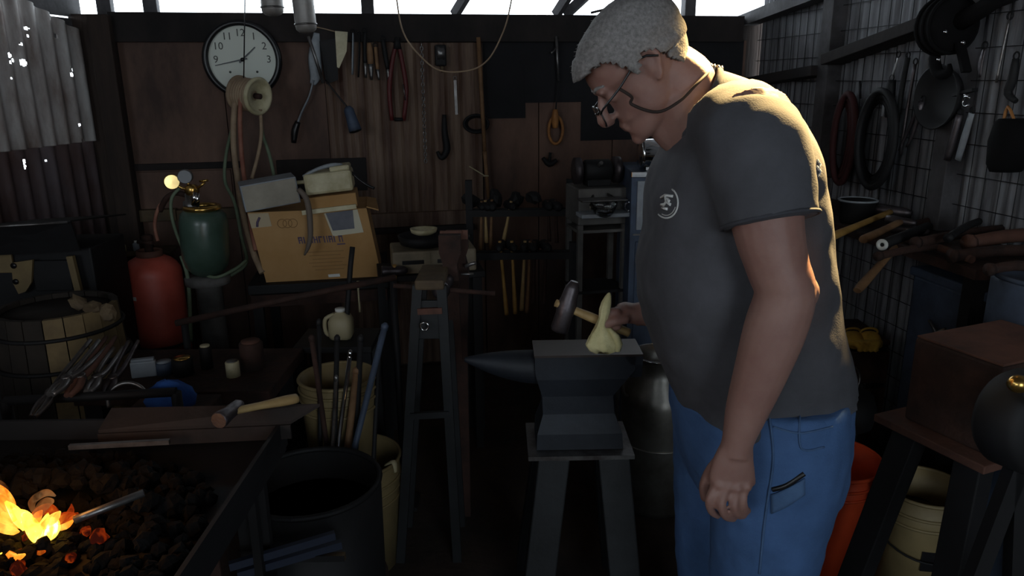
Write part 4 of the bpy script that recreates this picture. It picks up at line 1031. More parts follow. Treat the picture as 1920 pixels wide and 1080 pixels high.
MB().ball((vx.x - .03, 2.125, vy(516)), .028, 12, 8).build('screw_boss', m_iron, vi)
MB().tube([P(872, 500, 2.28), P(886, 494, 2.28), P(893, 493, 2.28)], .006, 6).build('spring', m_steel, vi)
MB().tube([P(864, 514, 2.26), P(888, 514, 2.26)], .0045, 6).build('pin', m_steel, vi)
m_dkst = M('dark_grey_steel', '#27292b', .6, .2, col2='#1a1b1c', scale=7, bump=.15)
# grey stand left of the vice
gs = thing('swage_stand', V(P(805, 700, 2.1).x, 2.1, 0), 'grey steel tool stand left of the post vice', 'stand')
x0 = P(805, 530, 2.1)
for (xt, xbm) in ((783, 765), (828, 845)):
    t_ = P(xt, 535, 2.1); b_ = P(xbm, 830, 2.1); dirv = (b_ - t_); e_ = t_ + dirv * ((t_.z - .0) / (t_.z - b_.z)); MB().bar(t_, V(e_.x, e_.y, 0), .02, .028).build('leg', m_dkst, gs)
    MB().bar(t_ + V(0, .16, 0), V(e_.x, e_.y + .2, 0), .02, .028).build('leg', m_dkst, gs)
MB().box(P(806, 532, 2.1) + V(0, .08, .0), (.085, .2, .03), None, .006).build('cap_plate', m_rail, gs)
MB().box(P(806, 600, 2.1) + V(0, .005, 0), (.09, .012, .12), None, .003).build('front_plate', m_dkst, gs)
MB().bar(P(783, 584, 2.09), P(829, 582, 2.09), .012, .018).build('crossbar', m_rust2, gs)
MB().torus(P(796, 612, 2.07), .012, .003, axis=(0, 1, 0), n=16, m=6).build('pull_ring', m_chrome, gs)
MB().bar(P(770, 780, 2.09), P(842, 776, 2.09), .014, .02).build('crossbar', m_dkst, gs)
# grinder pedestal with jars
pd = thing('grinder_pedestal', V(P(1122, 500, 3.05).x, 3.1, 0), 'grey sheet-metal machine stand with an open shelf', 'stand')
pc = P(1122, 388, 3.05); W = .215; zt_ = P(1122, 352, 3.05).z; zm = P(1122, 420, 3.05).z
MB().box((pc.x, 3.13, (zt_ + zm) / 2), (W, .2, zt_ - zm), rotB, .006).build('housing', m_drk, pd)
for sx in (-1, 1):
    for sy in (-1, 1): p = V(pc.x, 3.13, 0) + rotB @ V(sx * (W / 2 - .012), sy * .085, 0); MB().box((p.x, p.y, zm / 2), (.022, .022, zm), rotB).build('leg', m_drk, pd)
MB().box((pc.x, 3.13, P(1122, 432, 3.05).z), (W, .2, .012), rotB).build('shelf', m_drk, pd)
MB().box((pc.x, 3.13, P(1122, 545, 3.05).z), (W, .2, .012), rotB).build('shelf', m_blackm, pd)
# glass tray: oval glass vessel stuck on the front
gt_ = thing('glass_vessel', P(1128, 404, 2.98), 'clear glass refrigerator dish with handle catching warm light', 'dish')
gp = P(1131, 386, 2.96)
MB().lathe([(.03, -.022), (.06, -.018), (.072, .0), (.075, .022), (.071, .022), (.067, .002), (.055, -.012), (0, -.016)], gp, (0, -.25, 1), 28, sx=1.25, sy=.7).build('bowl', m_glass, gt_)
for k in range(4): MB().ball(gp + V(-.045 + k * .03, -.01, .0 + .006 * (k % 2)), .014, 10, 6).build('glass_knob', m_glass, gt_)
MB().torus(gp + V(.1, -.02, .0), .018, .005, axis=(0, 1, 0), n=14, m=6).build('handle', m_glass, gt_)
MB().box(gp + V(-.005, -.0, .026), (.19, .085, .006), rotB, .002).build('lid', m_steel, gt_)
tag(MB().box((gp.x, gp.y + .01, gp.z - .035), (.2, .09, .016), rotB, .003).build('bracket_shelf', m_greypaint), 'narrow grey bracket carrying the glass dish', 'bracket')
bg = thing('bench_grinder', V(pc.x, 3.13, zt_), 'dark bench grinder on top of the grey machine stand', 'grinder')
MB().lathe([(.035, -.06), (.045, -.05), (.045, .05), (.035, .06)], (pc.x, 3.13, zt_ + .062), dB, 20).build('motor', m_blackm, bg)
for sx in (-1, 1): MB().lathe([(.055, -.012), (.055, .012)], V(pc.x, 3.13, zt_ + .062) + dB * (.085 * sx), dB, 24).build('wheel', m_iron, bg)
MB().box((pc.x, 3.13, zt_ + .014), (.1, .08, .028), rotB, .004).build('foot', m_blackm, bg)
MB().tube([V(pc.x, 3.1, zt_ + .08), V(pc.x + .01, 3.06, zt_ + .1)], .008, 8).build('switch', m_steel, bg)
# steel cabinet and chrome drum
cbz = P(1230, 322, 2.9).z
cab = thing('steel_cabinet', V(P(1250, 500, 3.0).x, 3.05, 0), 'grey steel cabinet with bright top edge behind the man\'s chest', 'cabinet')
cxx = P(1186, 330, 2.9).x + .19
rcab = rotz(0)
MB().box((cxx, 3.1, cbz / 2), (.38, .36, cbz - .002), rcab, .004).build('body', m_blue, cab)
MB().box((cxx, 2.915, cbz - .012), (.385, .012, .022), rcab, .002).build('top_edge', m_chrome, cab)
dr_ = MB().box((cxx + .005, 2.914, (cbz + P(1230, 438, 2.9).z) / 2 - .012), (.345, .012, cbz - P(1230, 438, 2.9).z - .05), rcab, .003).build('door', m_greypaint, cab)
MB().box((cxx, 2.908, P(1230, 440, 2.9).z), (.36, .01, .007), rcab).build('chrome_strip', m_chrome, cab)
MB().box((cxx + .005, 2.914, P(1230, 440, 2.9).z / 2), (.345, .01, P(1230, 440, 2.9).z - .06), rcab, .003).build('door', m_blue, cab)
cdm = thing('chrome_canister', V(cxx - .02, 3.02, cbz), 'polished chrome canister lying on the steel cabinet', 'canister')
ch0 = V(P(1201, 290, 2.95).x, 2.98, cbz + .063)
MB().lathe([(.055, 0), (.063, .004), (.063, .012), (.059, .016), (.059, .2), (.063, .204), (.063, .212), (.05, .215)], ch0, (1, .05, 0), 40).build('drum', m_chrome, cdm)
for dxk in (.03, .18): MB().box(ch0 + V(dxk, 0, -.056), (.015, .07, .012)).build('foot', m_steel, cdm)
# milk can behind the anvil
mk = thing('milk_can', V(P(1232, 880, 2.45).x, 2.45, 0), 'dull tinned milk can between the anvil and the man', 'can')
mz = P(1232, 662, 2.45).z; mo = V(P(1228, 880, 2.45).x, 2.45, 0)
MB().lathe([(.12, 0), (.125, .015), (.13, .02), (.13, mz - .17), (.122, mz - .13), (.085, mz - .075), (.08, mz - .03), (.095, mz - .008), (.1, mz), (.092, mz), (.074, mz - .03), (.074, mz - .1), (0, mz - .12)], mo, n=40).build('can', m_milk, mk)
MB().torus(mo + V(0, 0, mz - .002), .097, .005, n=36, m=6).build('rim', m_chrome, mk)
for sx in (-1, 1): MB().tube([mo + V(sx * .085, -.04, mz - .06), mo + V(sx * .13, -.06, mz - .07), mo + V(sx * .135, -.06, mz - .12), mo + V(sx * .118, -.05, mz - .14)], .007, 8, sub=3).build('handle', m_milk, mk)
MB().torus(mo + V(0, 0, mz * .45), .131, .004, n=36, m=6).build('hoop', m_milk, mk)
# white rag heap hanging from something behind the fist
# ---------------------------------------------------------------- anvil on its stand
az = .80
af = PZ(1003, 667, az)            # front-left corner of the face
an = thing('anvil', V(af.x + .1, af.y + .06, .5), 'big dark blacksmith anvil on a steel stand in front of the man', 'anvil')
AL = (PZ(1192, 664, az) - af).length; ax_ = (PZ(1192, 664, az) - af).normalized(); ay_ = V(-ax_.y, ax_.x, 0)
Mx = Matrix((ax_, ay_, V(0, 0, 1))).transposed()
def AP(u, d, z): return af + ax_ * u + ay_ * d + V(0, 0, z - az)
zb_ = P(1050, 842, af.y).z
# body loft: rings of rectangles from base to face
def rect(u0, u1, d0, d1, z): return [AP(u0, d0, z), AP(u1, d0, z), AP(u1, d1, z), AP(u0, d1, z)]
H_ = az - zb_
ab = MB(); ab.loft([rect(.004, AL - .026, -.006, .13, zb_), rect(.006, AL - .03, -.004, .128, zb_ + .045), rect(.022, AL - .05, .01, .11, zb_ + H_ * .36), rect(.02, AL - .055, .01, .11, zb_ + H_ * .55), rect(.005, AL - .02, .0, .12, az - .07), rect(0, AL, 0, .12, az - .045), rect(0, AL, 0, .12, az - .006)], smooth=False); ab.build('body', m_anvil, an)
fp = MB(); fp.slab([AP(-.002, -.002, az - .006), AP(AL + .02, -.002, az - .006), AP(AL + .02, .122, az - .006), AP(-.002, .122, az - .006)], (0, 0, 1), .006); fp.build('face_plate', m_anvtop, an)
hl2 = MB(); hl2.loft([rect(AL - .03, AL + .02, .0, .12, az - .006), rect(AL - .01, AL + .02, .0, .12, az - .03), rect(AL - .02, AL + .02, .01, .11, az - .07)], smooth=False); hl2.build('heel', m_anvil, an)
hn = MB(); hn.tube([AP(.02, .06, az - .055), AP(-.03, .06, az - .052), AP(-.09, .06, az - .045), AP(-.15, .06, az - .036), AP(-.19, .06, az - .03)], [.048, .045, .036, .02, .006], 18, sub=4); hn.build('horn', m_anvil, an)
sd = thing('anvil_stand', V(af.x + .1, af.y + .06, 0), 'splayed steel-leg stand under the anvil', 'stand')
ps = MB(); ps.slab([AP(-.02, -.04, zb_ - .014), AP(AL + .0, -.04, zb_ - .014), AP(AL, .17, zb_ - .014), AP(-.02, .17, zb_ - .014)], (0, 0, 1), .012); ps.build('top_plate', m_steel, sd)
for (u, d, du, dd) in ((.05, -.01, -.06, -.06), (AL - .055, -.01, .05, -.06), (.05, .14, -.06, .08), (AL - .05, .14, .05, .08)):
    t_ = AP(u, d, zb_ - .014); b_ = AP(u + du, d + dd, 0); b_.z = 0
    MB().bar(t_, b_, .085, .055, ref=ay_, bev=.004).build('leg', m_dkst, sd)
# ---------------------------------------------------------------- forge at the lower left
fz = .80
FX0, FX1, FY0, FY1 = -1.62, -.47, .55, 1.40
fg = thing('coal_forge', V((FX0 + FX1) / 2, (FY0 + FY1) / 2, 0), 'dark steel coal forge table with raised rim', 'forge')
MB().box(((FX0 + FX1) / 2, (FY0 + FY1) / 2, fz - .015), (FX1 - FX0, FY1 - FY0, .03)).build('hearth_plate', m_blackm, fg)
for (a, b) in (((FX0, FY1), (FX1, FY1)), ((FX1, FY0), (FX1, FY1)), ((FX0, FY0), (FX1, FY0)), ((FX0, FY0), (FX0, FY1))):
    MB().bar((a[0], a[1], fz + .012), (b[0], b[1], fz + .012), .008, .06, ref=(0, 0, 1)).build('rim', m_blackm, fg)
for x in (FX0 + .06, FX1 - .06):
    for y in (FY0 + .06, FY1 - .06): MB().box((x, y, (fz - .03) / 2), (.05, .05, fz - .03)).build('leg', m_blackm, fg)
fireC = PZ(40, 985, fz + .04)
coal = MB(); rnd = random.Random(11)
for k in range(900):
    a = rnd.uniform(0, 6.28); q = rnd.random() ** .6; rx = q * .36; x = fireC.x - .08 + math.cos(a) * rx * 1.0; y = fireC.y + .0 + math.sin(a) * rx * .8
    if not (FX0 + .03 < x < FX1 - .03 and FY0 + .03 < y < FY1 - .03): continue
    hgt = .055 * max(0, 1 - q ** 2) + .01
    if math.hypot((x - fireC.x) * .8, y - fireC.y + .04) < .16: hgt *= .12
    coal.lump((x, y, fz + hgt * rnd.uniform(.4, 1)), rnd.uniform(.009, .02), k, 6, 4)
tag(coal.build('coal_bed', m_coal), 'heap of black coal around the fire on the forge', 'coal', kind='stuff')
# fire: glowing coals and flame tongues
fire = thing('forge_fire', fireC, 'bright orange and yellow flames in the coal forge', 'fire')
YEL = (1, .55, .04); ORA = (1, .22, .015); RED = (.45, .04, .004); DRK = (.06, .006, .002)
g_y = flame_mat('flame_yellow', [(.30, ORA), (.42, (1, .42, .03)), (.55, YEL), (.70, (1, .85, .3))], .8, 34, .75, 1.0)
g_o = flame_mat('flame_orange', [(.30, RED), (.45, ORA), (.62, (1, .45, .06))], .34, 30, .15, .9)
g_r = flame_mat('flame_red', [(.32, DRK), (.48, RED), (.66, ORA)], .16, 34, .25, .9)
g_w = flame_mat('flame_pale', [(.32, (.25, .05, .01)), (.5, (.6, .22, .06)), (.66, (.9, .45, .18))], .09, 24, .0, .55)
g_e = flame_mat('ember_red', [(.45, DRK), (.62, RED), (.8, ORA)], .07, 60, 1.0, 1.0)
Yf = fireC.y
def flame(pix, rads, Yv, mat, nm='flame', fl=.8):
    pts = [P(x, y, Yv) for x, y in pix]; k_ = 1.12 / 1400
    return MB().tube(pts, [r * k_ for r in rads], 12, sub=5, flat=fl).build(nm, mat, fire)
for i, (pix, rads, mt) in enumerate([
    ([(74, 1022), (68, 1002), (56, 982), (42, 966), (26, 956)], [5, 15, 14, 12, 3], g_y),
    ([(66, 1016), (82, 1008), (96, 996), (100, 980), (96, 970)], [5, 14, 17, 12, 2], g_y),
    ([(50, 990), (36, 972), (24, 955), (10, 940)], [9, 13, 10, 3], g_y),
    ([(88, 1000), (104, 990), (110, 978)], [9, 10, 2], g_y),
    ([(70, 1000), (84, 978), (90, 962)], [8, 9, 2], g_y),
    ([(30, 975), (12, 955), (0, 940), (-20, 930)], [10, 17, 16, 10], g_o),
    ([(34, 1000), (16, 992), (-5, 980), (-30, 970)], [5, 12, 16, 16], g_o),
    ([(24, 962), (16, 944), (2, 922), (-16, 905)], [8, 13, 11, 3], g_o),
    ([(40, 985), (20, 976), (0, 968)], [8, 11, 12], g_o),
    ([(104, 998), (122, 984), (134, 974), (140, 966)], [8, 12, 7, 1], g_o),
    ([(84, 985), (100, 972), (112, 960)], [10, 12, 3], g_o),
    ([(66, 982), (70, 968), (78, 958)], [8, 10, 3], g_o),
    ([(96, 982), (116, 972), (134, 968), (146, 972)], [8, 13, 9, 3], g_r),
    ([(60, 980), (72, 962), (90, 954), (108, 962)], [8, 13, 12, 6], g_r),
    ([(120, 975), (132, 960), (134, 945)], [7, 8, 1], g_r),
    ([(62, 958), (60, 942), (72, 930), (88, 924), (104, 930)], [4, 8, 9, 8, 2], g_w),
    ([(70, 965), (84, 945), (98, 940)], [10, 14, 6], g_w),
    ([(14, 930), (6, 915), (-8, 900)], [7, 9, 4], g_w),
    ([(20, 1040), (40, 1036), (62, 1040), (84, 1034)], [6, 9, 9, 3], g_r),
    ([(30, 1052), (52, 1050), (76, 1046)], [5, 7, 3], g_r),
    ([(14, 1036), (30, 1046), (46, 1040)], [5, 9, 3], g_o),
    ([(21, 1052), (27, 1061), (29, 1066)], [5, 7, 4], g_y), ([(-10, 1042), (0, 1038), (6, 1042)], [6, 7, 3], g_y)]):
    flame(pix, rads, Yf + .006 * (i % 5) - (.05 if pix[0][1] > 1030 else 0), mt)
for k in range(34):
    a = rnd.uniform(0, 6.28); q = rnd.random() ** .5 * .115
    p = fireC + V(math.cos(a) * q * 1.1, math.sin(a) * q * .8 - .01, rnd.uniform(-.03, -.012))
    MB().lump(p, rnd.uniform(.008, .013), 500 + k, 6, 4).build('ember', (g_e, m_coal, m_coal)[k % 3], fire)
fl = bpy.data.lights.new('fire_light', 'POINT'); fl.energy = .14; fl.color = (1, .42, .10); fl.shadow_soft_size = .07
flo = bpy.data.objects.new('fire_light', fl); COL.objects.link(flo); flo.location = fireC + V(.02, -.0, .12)
# bars and tools on the forge
def bar_on(name, label, cat, a, b, w_, h_, mat, z=fz + .045):
    A = PZ(a[0], a[1], z); B = PZ(b[0], b[1], z); return tag(MB().bar(A, B, w_, h_, ref=(0, 0, 1)).build(name, mat), label, cat)
bar_on('flat_bar', 'flat steel bar with a bright edge lying on the forge table', 'bar', (130, 838), (318, 828), .009, .009, m_steel)
tag(MB().tube([PZ(140, 975, fz + .05), PZ(165, 965, fz + .055), PZ(270, 924, fz + .07)], .0065, 8).build('heating_rod', m_steel), 'round steel rod with one end in the fire', 'rod')
m_ang = M('scaled_iron', '#2a201c', .8, .1, col2='#1c1512', scale=9, bump=.3)
ang_ = thing('angle_iron', PZ(400, 790, fz + .03), 'broad rusty angle iron along the back of the forge', 'angle iron')
A = PZ(185, 812, fz + .042); B = PZ(545, 795, fz + .042); C = PZ(600, 762, fz + .07); D_ = PZ(210, 770, fz + .07)
MB().slab([A, B, C, D_], (0, 0, 1), .006).build('flange', m_ang, ang_)
MB().slab([A, B, B - V(0, 0, .03), A - V(0, 0, .03)], (0, -1, 0), .005).build('web', m_ang, ang_)
hammer('wood_handled_hammer', 'hammer with pale wooden handle lying on the forge angle iron', PZ(432, 772, fz + .10), (.2, 1, .0), .016, .04, PZ(556, 747, fz + .085), .0115, m_hand)
# tongs: bundle of six pairs, handles up to the right
def tongs(label, a, b, Y0, Y1, spread, mat, k):
    pa = P(a[0], a[1], Y0); pb = P(b[0], b[1], Y1); d = (pb - pa).normalized(); s = d.cross(V(0, 0, 1)).normalized() * spread; L = (pb - pa).length
    t = thing('forge_tongs', pa, label, 'tongs', 'blacksmith tongs leaning by the forge')
    piv = pa + d * L * .28
    for sg in (-1, 1):
        MB().tube([pa + s * sg * .35, pa + d * L * .14 + s * sg * .8, piv + s * sg * .1, piv + d * L * .2 - s * sg * .9, pb - s * sg], [.006, .009, .010, .0065, .0055], 8, sub=3).build('rein', mat, t)
    MB().lathe([(.010, -.012), (.012, -.01), (.012, .01), (.010, .012)], piv, s.cross(d), 10).build('rivet', m_steel, t)
tg = ['leftmost shiny tongs with reins rising towards the red tank', 'second shiny tongs from the left behind the forge', 'rust-brown tongs in the middle of the leaning bundle', 'bright-reined tongs right of the rust-brown ones', 'dark tongs at the right of the leaning bundle']
for k, (a, b, mt) in enumerate([((62, 782), (178, 638), m_steel), ((95, 740), (196, 648), m_steel), ((128, 742), (208, 632), m_rust2), ((165, 735), (222, 652), m_steel), ((196, 742), (250, 640), m_iron)]):
    tongs(tg[k], a, b, 1.55 + .03 * k, 1.78 + .03 * k, .012, mt, k)
rail_ = MB().tube([P(0, 790, 1.55), P(330, 762, 1.55)], .012, 8); 
tr = thing('tong_rail', V(P(160, 780, 1.56).x, 1.57, 0), 'dark rail behind the forge that carries the tongs', 'rail')
MB().tube([P(10, 752, 1.62), P(330, 735, 1.66)], .012, 8).build('rail', m_blackm, tr)
for x, y, Y in ((10, 752, 1.62), (330, 735, 1.66)): p = P(x, y, Y); MB().tube([V(p.x, p.y, 0), p], .013, 8).build('post', m_blackm, tr)
# ---------------------------------------------------------------- clutter bench behind the forge
cz = .66; cbn = thing('clutter_bench', V(-.97, 2.12, 0), 'low dark bench with oddments behind the forge', 'bench')
MB().box((-.97, 2.14, cz - .02), (.56, .36, .04), None, .004).build('bench_top', m_rust, cbn)
for x in (-1.2, -.74):
    for y in (1.99, 2.29): MB().box((x, y, (cz - .04) / 2), (.05, .05, cz - .04)).build('leg', m_blackm, cbn)
def onb(px, py, z=cz): return PZ(px, py, z)
def small(name, label, cat, px, py, fn):
    p = PZ(px, py, cz); p.y = min(max(p.y, 2.0), 2.28); t = thing(name, p, label, cat); fn(p, t); return t
def fnbox(w_, d_, h_, mat, lidm=None):
    def f(p, t):
        MB().box(p + V(0, 0, h_ / 2), (w_, d_, h_), rotz(.3), .004).build('body', mat, t)
        MB().box(p + V(0, 0, h_ + .004), (w_ * .9, d_ * .9, .008), rotz(.3), .002).build('lid', lidm or mat, t)
    return f
def fncan(r, h, mat, lidm):
    def f(p, t):
        MB().lathe([(r, 0), (r, h * .9), (r * .9, h * .94)], p, n=20).build('body', mat, t); MB().lathe([(r * .8, h * .92), (r * .8, h), (0, h)], p, n=18).build('lid', lidm, t)
    return f
small('white_bracket', 'small white bracket on the low bench beside the red tank', 'bracket', 272, 706, fnbox(.07, .02, .05, m_greypaint))
small('spray_can', 'cream topped small can on the low bench', 'can', 389, 690, fncan(.018, .075, m_blackm, m_cream))
small('paint_tin', 'squat pale tin on the low bench right of the cream topped can', 'tin', 438, 705, fncan(.02, .05, m_cream, m_steel))
small('dark_jar', 'dark jar with brass lid on the low bench', 'jar', 345, 702, fncan(.03, .055, m_blackm, m_brass))
small('rust_tin', 'rusty tin at the right end of the low bench', 'tin', 475, 690, fncan(.035, .09, m_rust, m_rust2))
small('grease_tub', 'grey tub at the left of the low bench', 'tub', 310, 700, fncan(.026, .04, m_blue, m_greypaint))
bl = MB(); rr = []
c = P(318, 738, 1.72)
for k in range(60):
    a = rnd.uniform(0, 6.28); q = rnd.random() ** .5; pass
bl.loft([[c + V(math.cos(a) * w_ * (1 + .3 * noise.noise(V(math.cos(a) * 2, math.sin(a) * 2, j))), math.sin(a) * w_ * .6, h_ + .008 * noise.noise(V(a * 2, j, 3))) for a in [2 * math.pi * k / 20 for k in range(20)]] for j, (w_, h_) in enumerate([(.06, -.03), (.065, -.012), (.05, .012), (.026, .03), (.006, .036)])])
tag(bl.build('blue_cloth', m_bluecl), 'crumpled bright blue cloth lying behind the forge', 'cloth')
cst = MB().box((c.x, c.y, (c.z - .031) / 2), (.2, .14, c.z - .032), None, .004); tag(cst.build('wooden_block', m_rust), 'dark wooden block under the blue cloth', 'block')
hp_ = MB().torus(P(240, 752, 1.68), .045, .005, axis=(.2, -1, .2), n=24, m=6, a0=.2, a1=3.4); tag(hp_.build('iron_hoop', m_steel), 'half hoop of pale iron beside the blue cloth', 'hoop')
# tan drum and old stove
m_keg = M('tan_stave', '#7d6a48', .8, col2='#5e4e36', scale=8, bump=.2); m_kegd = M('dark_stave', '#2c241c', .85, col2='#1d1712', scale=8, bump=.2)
dr0 = V(P(118, 640, 2.15).x, 2.15, 0)
dr = thing('wooden_keg', dr0, 'dark keg with tan staves and iron hoops at the left', 'keg')
dz = P(118, 572, 2.15).z
nst = 20
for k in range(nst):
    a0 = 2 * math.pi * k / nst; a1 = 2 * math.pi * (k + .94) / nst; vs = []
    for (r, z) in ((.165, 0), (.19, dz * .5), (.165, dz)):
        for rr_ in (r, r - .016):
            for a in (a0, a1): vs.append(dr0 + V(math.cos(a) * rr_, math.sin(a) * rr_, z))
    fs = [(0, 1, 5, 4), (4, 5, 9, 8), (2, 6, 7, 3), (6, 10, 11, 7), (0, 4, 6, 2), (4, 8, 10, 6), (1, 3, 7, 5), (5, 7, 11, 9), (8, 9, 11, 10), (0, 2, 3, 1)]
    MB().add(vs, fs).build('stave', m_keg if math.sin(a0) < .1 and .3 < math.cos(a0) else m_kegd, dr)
for z, r in ((dz * .12, .174), (dz * .82, .1815), (dz * .93, .172)): MB().torus(dr0 + V(0, 0, z), r, .006, n=36, m=6).build('hoop', m_blackm, dr)
MB().lathe([(.148, dz - .03), (.148, dz - .015), (0, dz - .015)], dr0, n=24).build('keg_head', m_kegd, dr)
for k, (x, y) in enumerate(((150, 566), (178, 572), (205, 580))):
    p = P(x, y + 14, 2.15 - .05 * k); p.z = dz - .012; lp = MB().lump(p + V(0, 0, .018), .024, 70 + k, sz=(1.3, .9, .8)); tag(lp.build('iron_scrap', m_rail), ['leftmost tan lump on the keg', 'middle tan lump on the keg', 'rightmost tan lump on the keg'][k], 'scrap')
m_stv = M('yellowed_enamel', '#7d6a46', .6, col2='#66563a', scale=6)
so0 = V(-1.70, 2.72, 0); stv = thing('old_stove', so0, 'old cream-and-black stove under a dark sheet-metal hood at the left', 'stove')
sz1 = P(100, 470, 2.5).z
MB().box((-1.70, 2.66, sz1 / 2), (.46, .26, sz1), rotz(.05), .006).build('body', m_blackm, stv)
def stp(name, x0, y0, x1, y1, mat, Y=2.515, th=.012):
    a = P(x0, y1, Y); b = P(x1, y0, Y); MB().box(((a.x + b.x) / 2, Y, (a.z + b.z) / 2), (abs(b.x - a.x), th, abs(b.z - a.z)), rotz(.05), .003).build(name, mat, stv)
stp('side_panel', -40, 462, 18, 512, m_stv); 
ol = [P(x, y, 2.505) for x, y in ((24, 492), (64, 486), (62, 528), (52, 545), (38, 550), (28, 530))]
MB().slab(ol, (0, -1, 0), .01).build('shield_panel', m_stv, stv)
MB().bar(P(132, 480, 2.5), P(148, 545, 2.5), .022, .016, ref=(0, 1, 0)).build('side_post', m_stv, stv)
for (x, y) in ((30, 528), (26, 498)): MB().lathe([(.010, 0), (.010, .004)], P(x, y, 2.494), (0, -1, 0), 14).build('hole', m_blackpl, stv)
stp('oven_door', 70, 488, 128, 545, m_blackm)
hd_ = thing('metal_hood', P(60, 470, 2.4), 'dark sheet-metal hood with a bright front lip at the left', 'hood')
q = [P(-60, 428, 2.35), P(132, 416, 2.45), P(150, 470, 2.5), P(-60, 482, 2.4)]
MB().slab(q, (0, 1, .1), .006).build('front_sheet', m_blackm, hd_)
qt = [P(-60, 428, 2.35), P(132, 416, 2.45), P(132, 416, 2.45) + V(0, .36, -.04), P(-60, 428, 2.35) + V(0, .36, -.04)]
MB().slab(qt, (0, 0, 1), .005).build('top_sheet', m_blackm, hd_)
MB().tube([P(-60, 428, 2.34), P(127, 417, 2.44)], .0045, 8).build('lip', m_steel, hd_)
MB().bar(P(20, 900, 2.6), P(20, 700, 2.6), .001, .001).build('stay', m_blackm, hd_) if False else None
# small oddments on the shelf by the red tank
sh_ = thing('wall_shelf', P(250, 482, 3.1), 'thin shelf on the wall behind the red tank', 'shelf')
a = PB(228, 476, .14); b = PB(292, 470, .14)
MB().box((a + b) / 2 + V(0, .06, -.006), ((b - a).length + .12, .16, .012), rotB).build('board', m_rail, sh_)
MB().bar((a + b) / 2 + V(0, .1, -.012), (a + b) / 2 + V(0, .13, -.12), .02, .02).build('bracket', m_blackm, sh_)
for k, (x, r, h_, mt, lb) in enumerate(((228, .024, .045, m_cream, 'pale round pot on the shelf above the red tank'), (257, .016, .05, m_greypaint, 'small grey bottle on the shelf above the red tank'), (283, .016, .05, m_blackpl, 'small dark bottle on the shelf above the red tank'))):
    p = PB(x, 470, .10); p.z = (a.z + b.z) / 2; t = thing('shelf_pot', p, lb, 'pot'); MB().lathe([(r * .9, 0), (r, .006), (r, h_ * .7), (r * .5, h_ * .85)], p, n=16).build('body', mt, t); MB().lathe([(r * .55, h_ * .8), (r * .55, h_), (0, h_)], p, n=12).build('cap', m_white, t)
# ---------------------------------------------------------------- plastic jug, tool bucket, slack tub, rods
jz = P(626, 645, 2.35).z; jx = P(626, 645, 2.35).x
jt = thing('jug_stand', V(jx, 2.42, 0), 'dark crate under the white plastic jug', 'crate')
MB().box((jx, 2.42, jz - .012), (.26, .2, .022), None, .003).build('top', m_blackm, jt)
for sx in (-1, 1):
    for sy in (-1, 1): MB().box((jx + sx * .11, 2.42 + sy * .08, (jz - .024) / 2), (.03, .03, jz - .024)).build('leg', m_blackm, jt)
for k in range(3): MB().box((jx, 2.325, jz - .10 - k * .13), (.25, .01, .07)).build('slat', m_blackm, jt)
jg = thing('plastic_jug', V(jx, 2.42, jz), 'milky plastic jug with white cap and hollow handle', 'jug')
jh = P(626, 592, 2.35).z - jz
jo = V(jx + .012, 2.42, jz)
MB().loft([[jo + V(sx * w_, sy * w_, z) for sx, sy in ((-1, -.7), (-.7, -1), (.7, -1), (1, -.7), (1, .7), (.7, 1), (-.7, 1), (-1, .7))] for w_, z in ((.034, 0), (.038, .01), (.038, jh * .62), (.03, jh * .8), (.014, jh * .92), (.013, jh * .98))]).build('bottle', m_jug, jg)
MB().tube([jo + V(-.018, -.01, jh * .86), jo + V(-.045, -.015, jh * .74), jo + V(-.052, -.015, jh * .5), jo + V(-.048, -.015, jh * .2), jo + V(-.036, -.01, jh * .1)], .007, 8, sub=3).build('handle', m_jug, jg)
MB().lathe([(.017, jh * .94), (.017, jh * 1.04), (0, jh * 1.04)], jo, n=16).build('cap', m_white, jg)
def bucket(label, c, r0, r1, h, mat, ribs=(), bail=True, name='bucket', rimmat=None):
    t = thing(name, c, label, 'bucket'); c = Vector(c)
    MB().lathe([(r0, 0), (r1 * .985, h * .80), (r1, h), (r1 - .006, h), (r1 * .985 - .006, h * .8), (r0 - .006, .006), (0, .006)], c, n=40).build('shell', mat, t)
    for z in ribs:
        r = r0 + (r1 - r0) * z; MB().torus(c + V(0, 0, h * z), r + .003, .0045, n=40, m=6).build('rib', mat, t)
    MB().torus(c + V(0, 0, h), r1 + .001, .0055, n=40, m=6).build('rim', rimmat or mat, t)
    if bail:
        MB().torus(c + V(0, 0, h * .86), r1 + .008, .003, axis=(.0, -.5, 1), n=20, m=6, a0=math.pi * .0, a1=math.pi, ref=(0, 0, 1)).build('bail', m_steel, t)
    return t
tbk = V(P(645, 860, 1.95).x, 2.0, .36)
bz = P(645, 705, 1.95).z
bk1 = bucket('cream bucket standing on a short post, stuffed with handles, left of the grey stand', V(tbk.x, 1.95, bz - .30), .09, .105, .30, m_bucket, (.72, .82, .91), bail=False)
ct = MB().box((tbk.x - .03, 1.91, (bz - .302) / 2), (.12, .08, bz - .302), None, .004); tag(ct.build('wooden_post', m_blackm), 'short black post under the cream bucket of handles', 'post')
